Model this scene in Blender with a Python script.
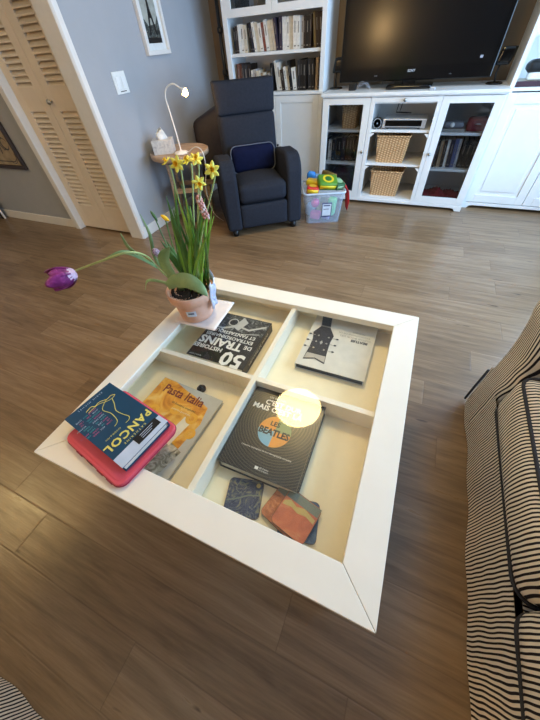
import bpy, math, random
from mathutils import Matrix, Vector, Euler
random.seed(7)
S = bpy.context.scene
for o in list(bpy.data.objects): bpy.data.objects.remove(o)
COL = S.collection
PI = math.pi

# ---------------------------------------------------------------- camera
F_PX = 285.776
CAM = Vector((0.3197, -0.4972, 1.2249))
CR = (Matrix.Rotation(0.4048, 3, 'Z') @ Matrix.Rotation(0.0627, 3, 'Y') @ Matrix.Rotation(0.7258, 3, 'X'))
cd = bpy.data.cameras.new('camera'); cam = bpy.data.objects.new('camera', cd); COL.objects.link(cam)
cd.sensor_fit = 'VERTICAL'; cd.sensor_height = 36.0; cd.lens = F_PX / 720 * 36.0; cd.clip_start = 0.02
cam.matrix_world = Matrix.Translation(CAM) @ CR.to_4x4()
S.camera = cam
S.view_settings.view_transform = 'Standard'; S.view_settings.look = 'None'
S.view_settings.gamma = 1.0; S.view_settings.use_curve_mapping = False
S.view_settings.exposure = 0.70
# ---------------------------------------------------------------- world and lights
w = bpy.data.worlds.new('sky'); S.world = w; w.use_nodes = True
bg = w.node_tree.nodes['Background']; bg.inputs[0].default_value = (0.55, 0.74, 1.0, 1); bg.inputs[1].default_value = 0.8
def area(name, loc, rot, sx, sy, power, col):
    l = bpy.data.lights.new(name, 'AREA'); l.shape = 'RECTANGLE'; l.size = sx; l.size_y = sy
    l.energy = power; l.color = col
    o = bpy.data.objects.new(name, l); COL.objects.link(o); o.location = loc; o.rotation_euler = rot
    return o
# daylight at the big window of the right wall
area('window_daylight', (2.12, 1.4, 1.30), (0, math.radians(90), 0), 1.6, 2.7, 90, (0.42, 0.67, 1.0))
def point(name, loc, power, col, r):
    l = bpy.data.lights.new(name, 'POINT'); l.energy = power; l.color = col; l.shadow_soft_size = r
    o = bpy.data.objects.new(name, l); COL.objects.link(o); o.location = loc
    return o
point('reading_bulb', (-1.455, 2.03, 0.985), 1.6, (1.0, 0.55, 0.2), 0.02)

# ---------------------------------------------------------------- node helpers
def new_mat(name):
    m = bpy.data.materials.new(name); m.use_nodes = True
    return m, m.node_tree, m.node_tree.nodes['Principled BSDF']
def N(nt, typ, ins=None, **props):
    n = nt.nodes.new(typ)
    for k, v in props.items(): setattr(n, k, v)
    for k, v in (ins or {}).items():
        if isinstance(v, bpy.types.NodeSocket): nt.links.new(v, n.inputs[k])
        else: n.inputs[k].default_value = v
    return n
def M_(nt, op, a, b=None, c=None):
    ins = {0: a}
    if b is not None: ins[1] = b
    if c is not None: ins[2] = c
    return N(nt, 'ShaderNodeMath', ins, operation=op).outputs[0]
def ramp(nt, fac, stops, interp='LINEAR'):
    n = N(nt, 'ShaderNodeValToRGB', {0: fac}); cr = n.color_ramp; cr.interpolation = interp
    while len(cr.elements) < len(stops): cr.elements.new(0.5)
    for e, (p, c) in zip(cr.elements, stops): e.position = p; e.color = (*c, 1)
    return n.outputs[0]
def srgb(r, g, b):
    f = lambda v: (v/255/12.92) if v/255 <= 0.04045 else ((v/255+0.055)/1.055)**2.4
    return (f(r), f(g), f(b))
_mc = {}
def mat(name, c, rough=0.5, metal=0.0, noise=0.06, scale=30, bump=0.0, spec=0.5, coat=0.0, sheen=0.0):
    """plain paint / plastic / cloth with a faint procedural mottling"""
    if name in _mc: return _mc[name]
    m, nt, b = new_mat(name)
    tc = N(nt, 'ShaderNodeTexCoord').outputs['Object']
    nz = N(nt, 'ShaderNodeTexNoise', {'Vector': tc, 'Scale': scale, 'Detail': 4.0}).outputs[0]
    lo = tuple(max(0, x*(1-noise)) for x in c); hi = tuple(min(1, x*(1+noise)) for x in c)
    nt.links.new(ramp(nt, nz, [(0.3, lo), (0.7, hi)]), b.inputs['Base Color'])
    b.inputs['Roughness'].default_value = rough; b.inputs['Metallic'].default_value = metal
    b.inputs['Specular IOR Level'].default_value = spec; b.inputs['Coat Weight'].default_value = coat
    b.inputs['Sheen Weight'].default_value = sheen
    if bump:
        n2 = N(nt, 'ShaderNodeTexNoise', {'Vector': tc, 'Scale': scale*4, 'Detail': 3.0}).outputs[0]
        bp = N(nt, 'ShaderNodeBump', {'Height': n2, 'Strength': bump, 'Distance': 0.002})
        nt.links.new(bp.outputs[0], b.inputs['Normal'])
    _mc[name] = m
    return m
def emit(name, c, s):
    m, nt, b = new_mat(name)
    b.inputs['Base Color'].default_value = (*c, 1); b.inputs['Emission Color'].default_value = (*c, 1)
    b.inputs['Emission Strength'].default_value = s
    return m
def pane_mat(name, tint=(1, 1, 1), ior=1.45, rough=0.0, boost=1.0):
    m, nt, b = new_mat(name); nt.nodes.remove(b)
    out = [n for n in nt.nodes if n.type == 'OUTPUT_MATERIAL'][0]
    fr = N(nt, 'ShaderNodeFresnel', {'IOR': ior}).outputs[0]
    bf = N(nt, 'ShaderNodeNewGeometry').outputs['Backfacing']
    fac = M_(nt, 'MULTIPLY', M_(nt, 'MULTIPLY', fr, boost), M_(nt, 'SUBTRACT', 1.0, bf))
    tr = N(nt, 'ShaderNodeBsdfTransparent', {0: (*tint, 1)}).outputs[0]
    gl = N(nt, 'ShaderNodeBsdfGlossy', {'Color': (1, 1, 1, 1), 'Roughness': rough}).outputs[0]
    mx = N(nt, 'ShaderNodeMixShader', {0: fac, 1: tr, 2: gl})
    nt.links.new(mx.outputs[0], out.inputs[0])
    return m

# ---- floor: wide grey-brown planks running along x
def floor_material():
    m, nt, b = new_mat('plank_floor')
    tc = N(nt, 'ShaderNodeTexCoord').outputs['Object']
    sp = N(nt, 'ShaderNodeSeparateXYZ', {0: tc})
    x, y = sp.outputs[0], sp.outputs[1]
    W, L = 0.152, 1.22
    v = M_(nt, 'DIVIDE', M_(nt, 'ADD', y, 10.0 - 0.886 + 0.152*3), W)
    row = M_(nt, 'FLOOR', v); fv = M_(nt, 'FRACT', v)
    rr = N(nt, 'ShaderNodeTexWhiteNoise', {'W': row}, noise_dimensions='1D').outputs[0]
    u = M_(nt, 'ADD', M_(nt, 'DIVIDE', M_(nt, 'ADD', x, 10.0), L), M_(nt, 'MULTIPLY', rr, 5.0))
    colm = M_(nt, 'FLOOR', u); fu = M_(nt, 'FRACT', u)
    cb = N(nt, 'ShaderNodeCombineXYZ', {0: colm, 1: row, 2: 0.0}).outputs[0]
    rnd = N(nt, 'ShaderNodeTexWhiteNoise', {'Vector': cb}, noise_dimensions='3D').outputs[0]
    off = N(nt, 'ShaderNodeVectorMath', {0: cb, 3: 7.31}, operation='SCALE').outputs[0]
    pv = N(nt, 'ShaderNodeVectorMath', {0: tc, 1: off}, operation='ADD').outputs[0]
    st = N(nt, 'ShaderNodeMapping', {'Vector': pv, 'Scale': (1.2, 14.0, 1.0)}).outputs[0]
    g1 = N(nt, 'ShaderNodeTexNoise', {'Vector': st, 'Scale': 2.2, 'Detail': 9.0, 'Roughness': 0.62, 'Distortion': 0.5}).outputs[0]
    st2 = N(nt, 'ShaderNodeMapping', {'Vector': pv, 'Scale': (3.0, 60.0, 1.0)}).outputs[0]
    g2 = N(nt, 'ShaderNodeTexNoise', {'Vector': st2, 'Scale': 3.0, 'Detail': 5.0}).outputs[0]
    st3 = N(nt, 'ShaderNodeMapping', {'Vector': pv, 'Scale': (5.0, 26.0, 1.0)}).outputs[0]
    g3 = N(nt, 'ShaderNodeTexNoise', {'Vector': st3, 'Scale': 1.3, 'Detail': 2.0}).outputs[0]
    t = M_(nt, 'ADD', M_(nt, 'MULTIPLY', g1, 0.60), M_(nt, 'ADD', M_(nt, 'MULTIPLY', g2, 0.20), M_(nt, 'MULTIPLY', rnd, 0.14)))
    c = ramp(nt, t, [(0.30, srgb(100, 77, 53)), (0.46, srgb(130, 104, 76)), (0.60, srgb(149, 123, 94)), (0.78, srgb(166, 142, 113))])
    knot = ramp(nt, g3, [(0.22, (0.35, 0.30, 0.26)), (0.28, (1, 1, 1))])
    c = N(nt, 'ShaderNodeMix', {0: 1.0, 6: c, 7: knot}, data_type='RGBA', blend_type='MULTIPLY').outputs[2]
    e1 = M_(nt, 'MINIMUM', M_(nt, 'MULTIPLY', M_(nt, 'MINIMUM', fv, M_(nt, 'SUBTRACT', 1.0, fv)), W),
            M_(nt, 'MULTIPLY', M_(nt, 'MINIMUM', fu, M_(nt, 'SUBTRACT', 1.0, fu)), L))
    seam = ramp(nt, M_(nt, 'DIVIDE', e1, 0.0045), [(0.10, (0.74, 0.71, 0.68)), (0.5, (1, 1, 1))])
    c = N(nt, 'ShaderNodeMix', {0: 1.0, 6: c, 7: seam}, data_type='RGBA', blend_type='MULTIPLY').outputs[2]
    nt.links.new(c, b.inputs['Base Color'])
    rg = N(nt, 'ShaderNodeMapRange', {0: g1, 1: 0.3, 2: 0.7, 3: 0.38, 4: 0.27}).outputs[0]
    nt.links.new(rg, b.inputs['Roughness'])
    b.inputs['Specular IOR Level'].default_value = 0.6
    h = M_(nt, 'ADD', M_(nt, 'MULTIPLY', g2, 0.5), M_(nt, 'MULTIPLY', M_(nt, 'MINIMUM', M_(nt, 'DIVIDE', e1, 0.004), 1.0), 0.8))
    bp = N(nt, 'ShaderNodeBump', {'Height': h, 'Strength': 0.3, 'Distance': 0.002})
    nt.links.new(bp.outputs[0], b.inputs['Normal'])
    return m

# ---- ticking stripe cloth; axis = object coordinate across which the stripes repeat
def stripe_material(name, axis, period=0.0112):
    m, nt, b = new_mat(name)
    tc = N(nt, 'ShaderNodeTexCoord').outputs['Object']
    wob = N(nt, 'ShaderNodeTexNoise', {'Vector': tc, 'Scale': 5.0, 'Detail': 2.0}).outputs[0]
    sp = N(nt, 'ShaderNodeSeparateXYZ', {0: tc}).outputs[axis]
    s = M_(nt, 'ADD', sp, M_(nt, 'MULTIPLY', wob, 0.03))
    f = M_(nt, 'FRACT', M_(nt, 'DIVIDE', M_(nt, 'ADD', s, 20.0), period))
    c = ramp(nt, f, [(0.0, srgb(232, 220, 204)), (0.50, srgb(232, 220, 204)), (0.56, srgb(40, 36, 40)), (0.95, srgb(40, 36, 40)), (1.0, srgb(232, 220, 204))])
    nt.links.new(c, b.inputs['Base Color'])
    b.inputs['Roughness'].default_value = 0.95; b.inputs['Specular IOR Level'].default_value = 0.1
    fold = N(nt, 'ShaderNodeTexNoise', {'Vector': tc, 'Scale': 9.0, 'Detail': 3.0}).outputs[0]
    bp = N(nt, 'ShaderNodeBump', {'Height': fold, 'Strength': 0.6, 'Distance': 0.02})
    nt.links.new(bp.outputs[0], b.inputs['Normal'])
    return m
def wood_material(name, lo, hi, axis=0, rough=0.5):
    m, nt, b = new_mat(name)
    tc = N(nt, 'ShaderNodeTexCoord').outputs['Object']
    sc = [18.0, 18.0, 18.0]; sc[axis] = 2.0
    st = N(nt, 'ShaderNodeMapping', {'Vector': tc, 'Scale': tuple(sc)}).outputs[0]
    g = N(nt, 'ShaderNodeTexNoise', {'Vector': st, 'Scale': 2.5, 'Detail': 6.0, 'Distortion': 0.8}).outputs[0]
    nt.links.new(ramp(nt, g, [(0.3, lo), (0.7, hi)]), b.inputs['Base Color'])
    b.inputs['Roughness'].default_value = rough
    return m
def wicker_material():
    m, nt, b = new_mat('wicker')
    tc = N(nt, 'ShaderNodeTexCoord').outputs['Object']
    sp = N(nt, 'ShaderNodeSeparateXYZ', {0: tc})
    hor = M_(nt, 'ADD', sp.outputs[0], sp.outputs[1])
    col = M_(nt, 'DIVIDE', M_(nt, 'ADD', hor, 10.0), 0.026)
    odd = M_(nt, 'MODULO', M_(nt, 'FLOOR', col), 2.0)
    rowv = M_(nt, 'ADD', M_(nt, 'DIVIDE', M_(nt, 'ADD', sp.outputs[2], 10.0), 0.017), M_(nt, 'MULTIPLY', odd, 0.5))
    a = M_(nt, 'ABSOLUTE', M_(nt, 'SUBTRACT', M_(nt, 'FRACT', col), 0.5))
    r = M_(nt, 'ABSOLUTE', M_(nt, 'SUBTRACT', M_(nt, 'FRACT', rowv), 0.5))
    h = M_(nt, 'SUBTRACT', 1.0, M_(nt, 'MAXIMUM', M_(nt, 'MULTIPLY', a, 1.9), M_(nt, 'MULTIPLY', r, 1.9)))
    c = ramp(nt, h, [(0.03, srgb(120, 78, 40)), (0.25, srgb(206, 160, 108)), (0.9, srgb(236, 200, 152))])
    nt.links.new(c, b.inputs['Base Color']); b.inputs['Roughness'].default_value = 0.6
    bp = N(nt, 'ShaderNodeBump', {'Height': h, 'Strength': 0.9, 'Distance': 0.006}); nt.links.new(bp.outputs[0], b.inputs['Normal'])
    return m
def paint_material(name, stops, scale=20, dist=1.5, rough=0.4, wave=False):
    m, nt, b = new_mat(name)
    tc = N(nt, 'ShaderNodeTexCoord').outputs['Object']
    if wave: g = N(nt, 'ShaderNodeTexWave', {'Vector': tc, 'Scale': scale, 'Distortion': dist, 'Detail': 3.0}).outputs[1]
    else: g = N(nt, 'ShaderNodeTexNoise', {'Vector': tc, 'Scale': scale, 'Detail': 4.0, 'Distortion': dist}).outputs[0]
    nt.links.new(ramp(nt, g, stops), b.inputs['Base Color']); b.inputs['Roughness'].default_value = rough
    return m

WALL = mat('grey_wall_paint', srgb(166, 168, 172), 0.85, noise=0.02, scale=8, bump=0.05)
TCREAM = mat('cream_white_table_paint', srgb(243, 236, 222), 0.36, noise=0.015, scale=12)
WHITE = mat('white_furniture_paint', srgb(236, 236, 234), 0.38, noise=0.015, scale=12)
CREAM = mat('cream_door_paint', srgb(228, 212, 190), 0.5, noise=0.03, scale=10)
TRIM = mat('white_trim_paint', srgb(228, 224, 218), 0.45, noise=0.02)
CEIL = mat('ceiling_paint', srgb(225, 222, 216), 0.9, noise=0.02)
FLOOR = floor_material()
STR_Y = stripe_material('striped_cloth_y', 1)
STR_X = stripe_material('striped_cloth_x', 0)
STR_D = stripe_material('striped_cloth_wide', 1, 0.024)
PIPING = mat('dark_piping', srgb(46, 46, 52), 0.9)
BLACK = mat('black_plastic', srgb(16, 16, 17), 0.4)
GLOSS = mat('glossy_black', srgb(7, 7, 8), 0.12, noise=0.02)
STEEL = mat('brushed_steel', srgb(170, 168, 162), 0.3, metal=1.0)
SILVER = mat('silver_plastic', srgb(190, 194, 200), 0.35, metal=0.4)
CHAR = mat('charcoal_fabric', srgb(42, 45, 54), 0.95, noise=0.12, scale=60, bump=0.3, spec=0.15)
NAVY = mat('navy_velvet', srgb(18, 23, 50), 0.9, noise=0.15, spec=0.1)
GREYP = mat('grey_piping', srgb(92, 95, 106), 0.9)
BROWN = mat('brown_leather', srgb(44, 32, 28), 0.6, noise=0.2)
PAGES = mat('book_pages', srgb(222, 214, 198), 0.9, noise=0.08, scale=120)
GLASS = pane_mat('table_glass', (1.0, 0.995, 0.97), 1.5)
DGLASS = pane_mat('cabinet_glass', (0.72, 0.74, 0.76), 1.5)
WGLASS = pane_mat('window_glass', (0.98, 0.99, 1.0), 1.45)
PINE = wood_material('pale_wood', srgb(146, 120, 96), srgb(190, 162, 134))
WICK = wicker_material()
WHT = mat('white_ink', srgb(232, 232, 228), 0.5)
BLK = mat('black_ink', srgb(24, 22, 22), 0.4)

# ---------------------------------------------------------------- mesh helpers
_txt = {}
def text_mesh(s, size, align='CENTER', bold=0.0, space=1.0):
    k = (s, size, align, bold, space)
    if k in _txt: return _txt[k]
    cu = bpy.data.curves.new('t', 'FONT'); cu.body = s; cu.size = size; cu.align_x = align; cu.align_y = 'CENTER'
    cu.offset = bold; cu.space_character = space; cu.resolution_u = 2
    o = bpy.data.objects.new('t', cu); COL.objects.link(o)
    bpy.context.view_layer.update()
    me = bpy.data.meshes.new_from_object(o.evaluated_get(bpy.context.evaluated_depsgraph_get()))
    r = ([v.co.copy() for v in me.vertices], [tuple(p.vertices) for p in me.polygons])
    bpy.data.objects.remove(o); bpy.data.curves.remove(cu); bpy.data.meshes.remove(me)
    _txt[k] = r
    return r
class MB:
    def __init__(s): s.v = []; s.f = []; s.m = []; s.T = Matrix.Identity(4)
    def add(s, vs, fs, m=0):
        n = len(s.v); s.v += [s.T @ Vector(p) for p in vs]
        s.f += [tuple(i+n for i in f) for f in fs]; s.m += [m]*len(fs)
    def box(s, x0, x1, y0, y1, z0, z1, m=0):
        vs = [(x, y, z) for z in (z0, z1) for y in (y0, y1) for x in (x0, x1)]
        s.add(vs, [(0, 2, 3, 1), (4, 5, 7, 6), (0, 1, 5, 4), (2, 6, 7, 3), (0, 4, 6, 2), (1, 3, 7, 5)], m)
    def prism(s, poly, z0, z1, m=0, axis='z'):
        """poly extruded; axis z: poly=(x,y); x: poly=(y,z); y: poly=(x,z)"""
        n = len(poly)
        def P(a, b, c): return (a, b, c) if axis == 'z' else ((c, a, b) if axis == 'x' else (a, c, b))
        vs = [P(a, b, z0) for a, b in poly] + [P(a, b, z1) for a, b in poly]
        fs = [tuple(range(n))[::-1], tuple(range(n, 2*n))] + [(i, (i+1) % n, n+(i+1) % n, n+i) for i in range(n)]
        if axis == 'y': fs = [f[::-1] for f in fs]
        s.add(vs, fs, m)
    def tube(s, pts, r, m=0, n=8, cap=True, flat=1.0):
        pts = [Vector(p) for p in pts]; k = len(pts)
        rs = r if isinstance(r, (list, tuple)) else [r]*k
        vs = []; up = None
        for i, p in enumerate(pts):
            t = (pts[min(i+1, k-1)] - pts[max(i-1, 0)]).normalized()
            if up is None: up = Vector((0, 0, 1)) if abs(t.z) < 0.9 else Vector((1, 0, 0))
            a = t.cross(up)
            if a.length < 1e-5: a = t.cross(Vector((0.3, 1, 0.2)))
            a.normalize(); b = a.cross(t).normalized(); up = b
            for j in range(n):
                q = 2*PI*j/n; vs.append(p + a*math.cos(q)*rs[i] + b*math.sin(q)*rs[i]*flat)
        fs = [(i*n+j, i*n+(j+1) % n, (i+1)*n+(j+1) % n, (i+1)*n+j) for i in range(k-1) for j in range(n)]
        if cap: fs += [tuple(range(n))[::-1], tuple(range((k-1)*n, k*n))]
        s.add(vs, fs, m)
    def lathe(s, prof, c=(0, 0, 0), m=0, n=32, axis=None):
        vs = []; c = Vector(c)
        A = axis or Matrix.Identity(3)
        for r, z in prof:
            for j in range(n):
                q = 2*PI*j/n; vs.append(c + A @ Vector((r*math.cos(q), r*math.sin(q), z)))
        k = len(prof)
        fs = [(i*n+j, i*n+(j+1) % n, (i+1)*n+(j+1) % n, (i+1)*n+j) for i in range(k-1) for j in range(n)]
        if prof[0][0] > 1e-6: fs.append(tuple(range(n))[::-1])
        if prof[-1][0] > 1e-6: fs.append(tuple(range((k-1)*n, k*n)))
        s.add(vs, fs, m)
    def grid(s, fn, nu, nv, m=0):
        vs = [fn(i/nu, j/nv) for j in range(nv+1) for i in range(nu+1)]
        s.add(vs, [(j*(nu+1)+i, j*(nu+1)+i+1, (j+1)*(nu+1)+i+1, (j+1)*(nu+1)+i) for j in range(nv) for i in range(nu)], m)
    def puff(s, x0, x1, y0, y1, z0, z1, r=0.04, bulge=(0, 0, 0), n=12, m=0, fn=None):
        """soft box: rounded edges of radius r, faces swelling by bulge"""
        c = Vector(((x0+x1)/2, (y0+y1)/2, (z0+z1)/2)); h = Vector(((x1-x0)/2, (y1-y0)/2, (z1-z0)/2))
        idx = {}; vs = []; fs = []
        def vert(a, b, d):
            k = (a, b, d)
            if k in idx: return idx[k]
            u = Vector((a/n*2-1, b/n*2-1, d/n*2-1))
            # denser near the edges
            u = Vector([math.sin(t*PI/2) for t in u])
            p = Vector([u[i]*h[i] for i in range(3)])
            q = Vector([max(-(h[i]-r), min(h[i]-r, p[i])) for i in range(3)])
            dlt = p-q
            if dlt.length > 1e-9: p = q + dlt.normalized()*r if max(abs(t) for t in dlt) > 1e-9 else p
            for i in range(3):
                j, k2 = (i+1) % 3, (i+2) % 3
                p[i] += u[i]*bulge[i]*max(0, 1-u[j]**2)*max(0, 1-u[k2]**2)
            p = p + c
            if fn: p = Vector(fn(p))
            idx[k] = len(vs); vs.append(p); return idx[k]
        for a in range(n):
            for b in range(n):
                for e in (0, n):
                    q = [(a, b, e), (a+1, b, e), (a+1, b+1, e), (a, b+1, e)]
                    f = [vert(*t) for t in q]; fs.append(tuple(f if e else f[::-1]))
                    f = [vert(t[2], t[0], t[1]) for t in q]; fs.append(tuple(f if e else f[::-1]))
                    f = [vert(t[1], t[2], t[0]) for t in q]; fs.append(tuple(f if e else f[::-1]))
        s.add(vs, fs, m)
    def text(s, st, size, x, y, z, rot=0, m=0, align='CENTER', bold=0.0, space=1.0, plane='xy', sx=1.0):
        vs, fs = text_mesh(st, size, align, bold, space)
        if not vs: return
        R = Matrix.Translation((x, y, z)) @ (Matrix.Rotation(PI/2, 4, 'X') if plane == 'xz' else Matrix.Identity(4)) @ Matrix.Rotation(rot, 4, 'Z') @ Matrix.Scale(sx, 4, (1, 0, 0))
        s.add([R @ v for v in vs], fs, m)
    def disc(s, x, y, z, r, m=0, n=28, a0=0, a1=2*PI, sy=1.0):
        k = n if a1-a0 > 6.2 else n+1
        pts = [(x+r*math.cos(a0+(a1-a0)*i/n), y+sy*r*math.sin(a0+(a1-a0)*i/n), z) for i in range(k)]
        if k == n+1: pts.append((x, y, z))
        s.add(pts, [tuple(range(len(pts)))], m)
    def ribbon(s, pts, wd, m=0, z=None):
        """flat stroke in the xy plane at height z through 2-D pts"""
        vs = []; k = len(pts)
        for i, p in enumerate(pts):
            a = Vector(pts[max(0, i-1)]); b = Vector(pts[min(k-1, i+1)]); t = (b-a)
            t = t.normalized() if t.length > 0 else Vector((1, 0)); nrm = Vector((-t.y, t.x))
            ww = wd[i] if isinstance(wd, (list, tuple)) else wd
            for sg in (-1, 1): vs.append((p[0]+nrm.x*ww/2*sg, p[1]+nrm.y*ww/2*sg, z))
        s.add(vs, [(2*i, 2*i+1, 2*i+3, 2*i+2)[::-1] for i in range(k-1)], m)
    def build(s, name, mats, parent=None, smooth=False, bevel=0.0, seg=2, sub=0):
        me = bpy.data.meshes.new(name); me.from_pydata([tuple(p) for p in s.v], [], s.f)
        if not isinstance(mats, (list, tuple)): mats = [mats]
        for mm in mats: me.materials.append(mm)
        me.polygons.foreach_set('material_index', s.m); me.update()
        if smooth: me.polygons.foreach_set('use_smooth', [True]*len(me.polygons))
        o = bpy.data.objects.new(name, me); COL.objects.link(o)
        if parent: o.parent = parent
        if bevel:
            b = o.modifiers.new('bevel', 'BEVEL'); b.width = bevel; b.segments = seg; b.limit_method = 'ANGLE'; b.angle_limit = 0.6
        if sub:
            b = o.modifiers.new('sub', 'SUBSURF'); b.levels = b.render_levels = sub
        return o
def tag(o, label, cat, group=None, kind=None):
    if label: o['label'] = label
    if cat: o['category'] = cat
    if group: o['group'] = group
    if kind: o['kind'] = kind
    return o
def thing(name, label, cat, loc=(0, 0, 0), rot=0, group=None):
    o = bpy.data.objects.new(name, None); COL.objects.link(o); o.location = loc; o.rotation_euler = (0, 0, rot)
    o.empty_display_size = 0.05
    return tag(o, label, cat, group)
def struct(name, b, m, parent=None, **k):
    o = b.build(name, m, parent, **k)
    if not parent: o['kind'] = 'structure'
    return o
def arc(c, r, a0, a1, n=8): return [(c[0]+r*math.cos(a0+(a1-a0)*i/n), c[1]+r*math.sin(a0+(a1-a0)*i/n)) for i in range(n+1)]
def bez(pts, n=14):
    """Catmull-Rom through 3-D points"""
    P = [Vector(p) for p in pts]; P = [P[0]*2-P[1]] + P + [P[-1]*2-P[-2]]; out = []
    for i in range(1, len(P)-2):
        for j in range(n):
            t = j/n; a, b, c, d = P[i-1], P[i], P[i+1], P[i+2]
            out.append(0.5*((2*b)+(-a+c)*t+(2*a-5*b+4*c-d)*t*t+(-a+3*b-3*c+d)*t**3))
    out.append(P[-2]); return out

# ================================================================ SETTING
XL, XC, YC, YB, XR, ZC, YF, XW = -1.97, -4.7, 1.52, 3.36, 2.0, 2.42, -2.7, -4.7
b = MB(); b.box(XW-.1, XR+.1, YF-.1, YB+.1, -0.1, 0); struct('floor', b, FLOOR)
b = MB(); b.box(XW-.1, XR+.1, YF-.1, YB+.1, ZC, ZC+0.1); struct('ceiling', b, CEIL)
b = MB(); b.box(XL, XR+.1, YB, YB+0.1, 0, ZC); struct('wall_back', b, mat('taupe_back_wall', srgb(140, 120, 96), 0.85, noise=0.02, scale=8))  # back wall in one even taupe tone, browner than the other walls
b = MB(); b.box(XL-0.12, XL, YC+.0, YB+.1, 0, ZC); struct('wall_left', b, WALL)
# closet wall (faces the camera) with the louvered-door opening x -2.82..-2.11
b = MB(); b.box(XW, -2.82, YC, YC+.12, 0, ZC); b.box(-2.82, XL-.12, YC, YC+.12, 2.05, ZC); b.box(-2.11, XL-.12, YC, YC+.12, 0, 2.05)
struct('wall_closet', b, WALL)
b = MB(); b.box(XW-.1, XW, YF, YC+.12, 0, ZC); struct('wall_side', b, WALL)
b = MB(); b.box(-2.95, XL-.12, 2.2, 2.3, 0, ZC); b.box(-3.05, -2.95, YC+.12, 2.3, 0, ZC); struct('wall_closet_back', b, WALL)
b = MB(); b.box(XW, XR, YF-.1, YF, 0, ZC); struct('wall_front', b, WALL)
wy0, wy1, wz0, wz1 = 0.0, 2.8, 0.45, 2.15
b = MB(); b.box(XR, XR+.12, YF, wy0, 0, ZC); b.box(XR, XR+.12, wy1, YB, 0, ZC); b.box(XR, XR+.12, wy0, wy1, 0, wz0); b.box(XR, XR+.12, wy0, wy1, wz1, ZC)
struct('wall_right', b, WALL)
b = MB()
for y0, y1 in ((wy0, wy0+.05), (wy1-.05, wy1), (1.37, 1.43)): b.box(XR, XR+.07, y0, y1, wz0, wz1)
b.box(XR, XR+.07, wy0, wy1, wz0, wz0+.05); b.box(XR, XR+.07, wy0, wy1, wz1-.05, wz1); b.box(XR-.03, XR+.02, wy0-.05, wy1+.05, wz0-.03, wz0)
wf = struct('window_1', b, TRIM)
b = MB(); b.box(XR+.03, XR+.036, wy0+.05, wy1-.05, wz0+.05, wz1-.05); b.build('window_pane', WGLASS, wf)
# casing, reveal and baseboards
b = MB(); b.prism([(-2.11, YC-.022), (-1.966, YC-.022), (-1.952, YC-.01), (-1.952, YC+.03), (-2.11, YC+.03)], 0, 2.05)
b.box(-2.905, -1.952, YC-.022, YC+.01, 2.05, 2.15)
struct('trim_1', b, TRIM, bevel=0.003)
b = MB(); b.box(-2.875, -2.815, YC-.03, YC+.1, 0, 2.05); struct('trim_2', b, TRIM, bevel=0.004)
b = MB(); b.box(XW, -2.876, YC-.014, YC, 0, .085); struct('baseboard_closet', b, TRIM, bevel=0.004)
b = MB(); b.box(XL, XL+.014, YC+.03, YB-.4, 0, .09); struct('baseboard_left', b, TRIM, bevel=0.004)
b = MB(); b.box(XL+.014, -1.66, YB-.014, YB, 0, .09); struct('baseboard_back', b, TRIM, bevel=0.004)

# bifold louvered closet door
d = bpy.data.objects.new('door_1', None); COL.objects.link(d); d.location = (-2.465, YC+.055, 0); d['kind'] = 'structure'
for k, (x0, x1) in enumerate(((-0.348, -0.002), (0.002, 0.348))):
    b = MB(); y0, y1 = -0.016, 0.016
    st = 0.082
    b.box(x0, x0+st, y0, y1, .012, 2.03); b.box(x1-st, x1, y0, y1, .012, 2.03)
    for z0, z1 in ((.012, .225), (.945, 1.085), (1.93, 2.03)): b.box(x0+st, x1-st, y0, y1, z0, z1)
    for z0, z1 in ((.225, .945), (1.085, 1.93)):
        n = round((z1-z0)/0.0335); p = (z1-z0)/n
        for i in range(n):
            zc = z0+p*(i+.5); dz = p*.49
            b.prism([(y0-.001, zc-dz-.003), (y0-.001, zc-dz+.005), (y1-.003, zc+dz+.003), (y1-.003, zc+dz-.005)], x0+st, x1-st, axis='x')
    leaf = b.build('door_leaf', CREAM, d, bevel=0.0015)
    if k == 1:
        b = MB(); b.lathe([(0.006, 0), (0.006, .014), (.014, .018), (.019, .028), (.014, .038), (0, .041)], (0.045, y0, 1.005), axis=Matrix.Rotation(PI/2, 3, 'X'), n=20)
        b.build('door_knob', STEEL, leaf, smooth=True)

# ================================================================ WALL ITEMS
def wall_x(name, label, cat, y, z, **k):   # thing on the left wall; local +y is out of the wall
    o = thing(name, label, cat, (XL, y, z), 0); return o
t = thing('picture_frame', 'white framed black and white photograph hanging on the grey wall above the light switch', 'picture', (XL, 2.405, 1.19))
b = MB(); W_, H_ = .30, .42
for y0, y1, z0, z1 in ((-W_/2, W_/2, 0, .026), (-W_/2, W_/2, H_-.026, H_), (-W_/2, -W_/2+.026, 0.026, H_-.026), (W_/2-.026, W_/2, 0.026, H_-.026)):
    b.box(0.002, .034, y0, y1, z0, z1)
b.build('frame', TRIM, t, bevel=0.002)
b = MB(); b.box(.004, .012, -W_/2+.026, W_/2-.026, .026, H_-.026, 0)
SKY = paint_material('photo_grey', [(0.35, srgb(150, 152, 142)), (0.7, srgb(186, 188, 178))], 9)
DRK = paint_material('photo_dark', [(0.35, srgb(18, 20, 20)), (0.52, srgb(60, 64, 60)), (0.7, srgb(130, 134, 126))], 70)
b.box(.012, .0125, -.088, .088, .066, H_-.05, 1)
b.box(.0125, .0128, -.088, .088, .066, .098, 3); b.box(.0125, .0128, -.088, .088, .098, .122, 2)
b.add([(.0128, -.088, .12), (.0128, .088, .12), (.0128, .088, .215), (.0128, .05, .17), (.0128, -.045, .16), (.0128, -.088, .2)], [(0, 1, 2, 3, 4, 5)], 2)
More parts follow.
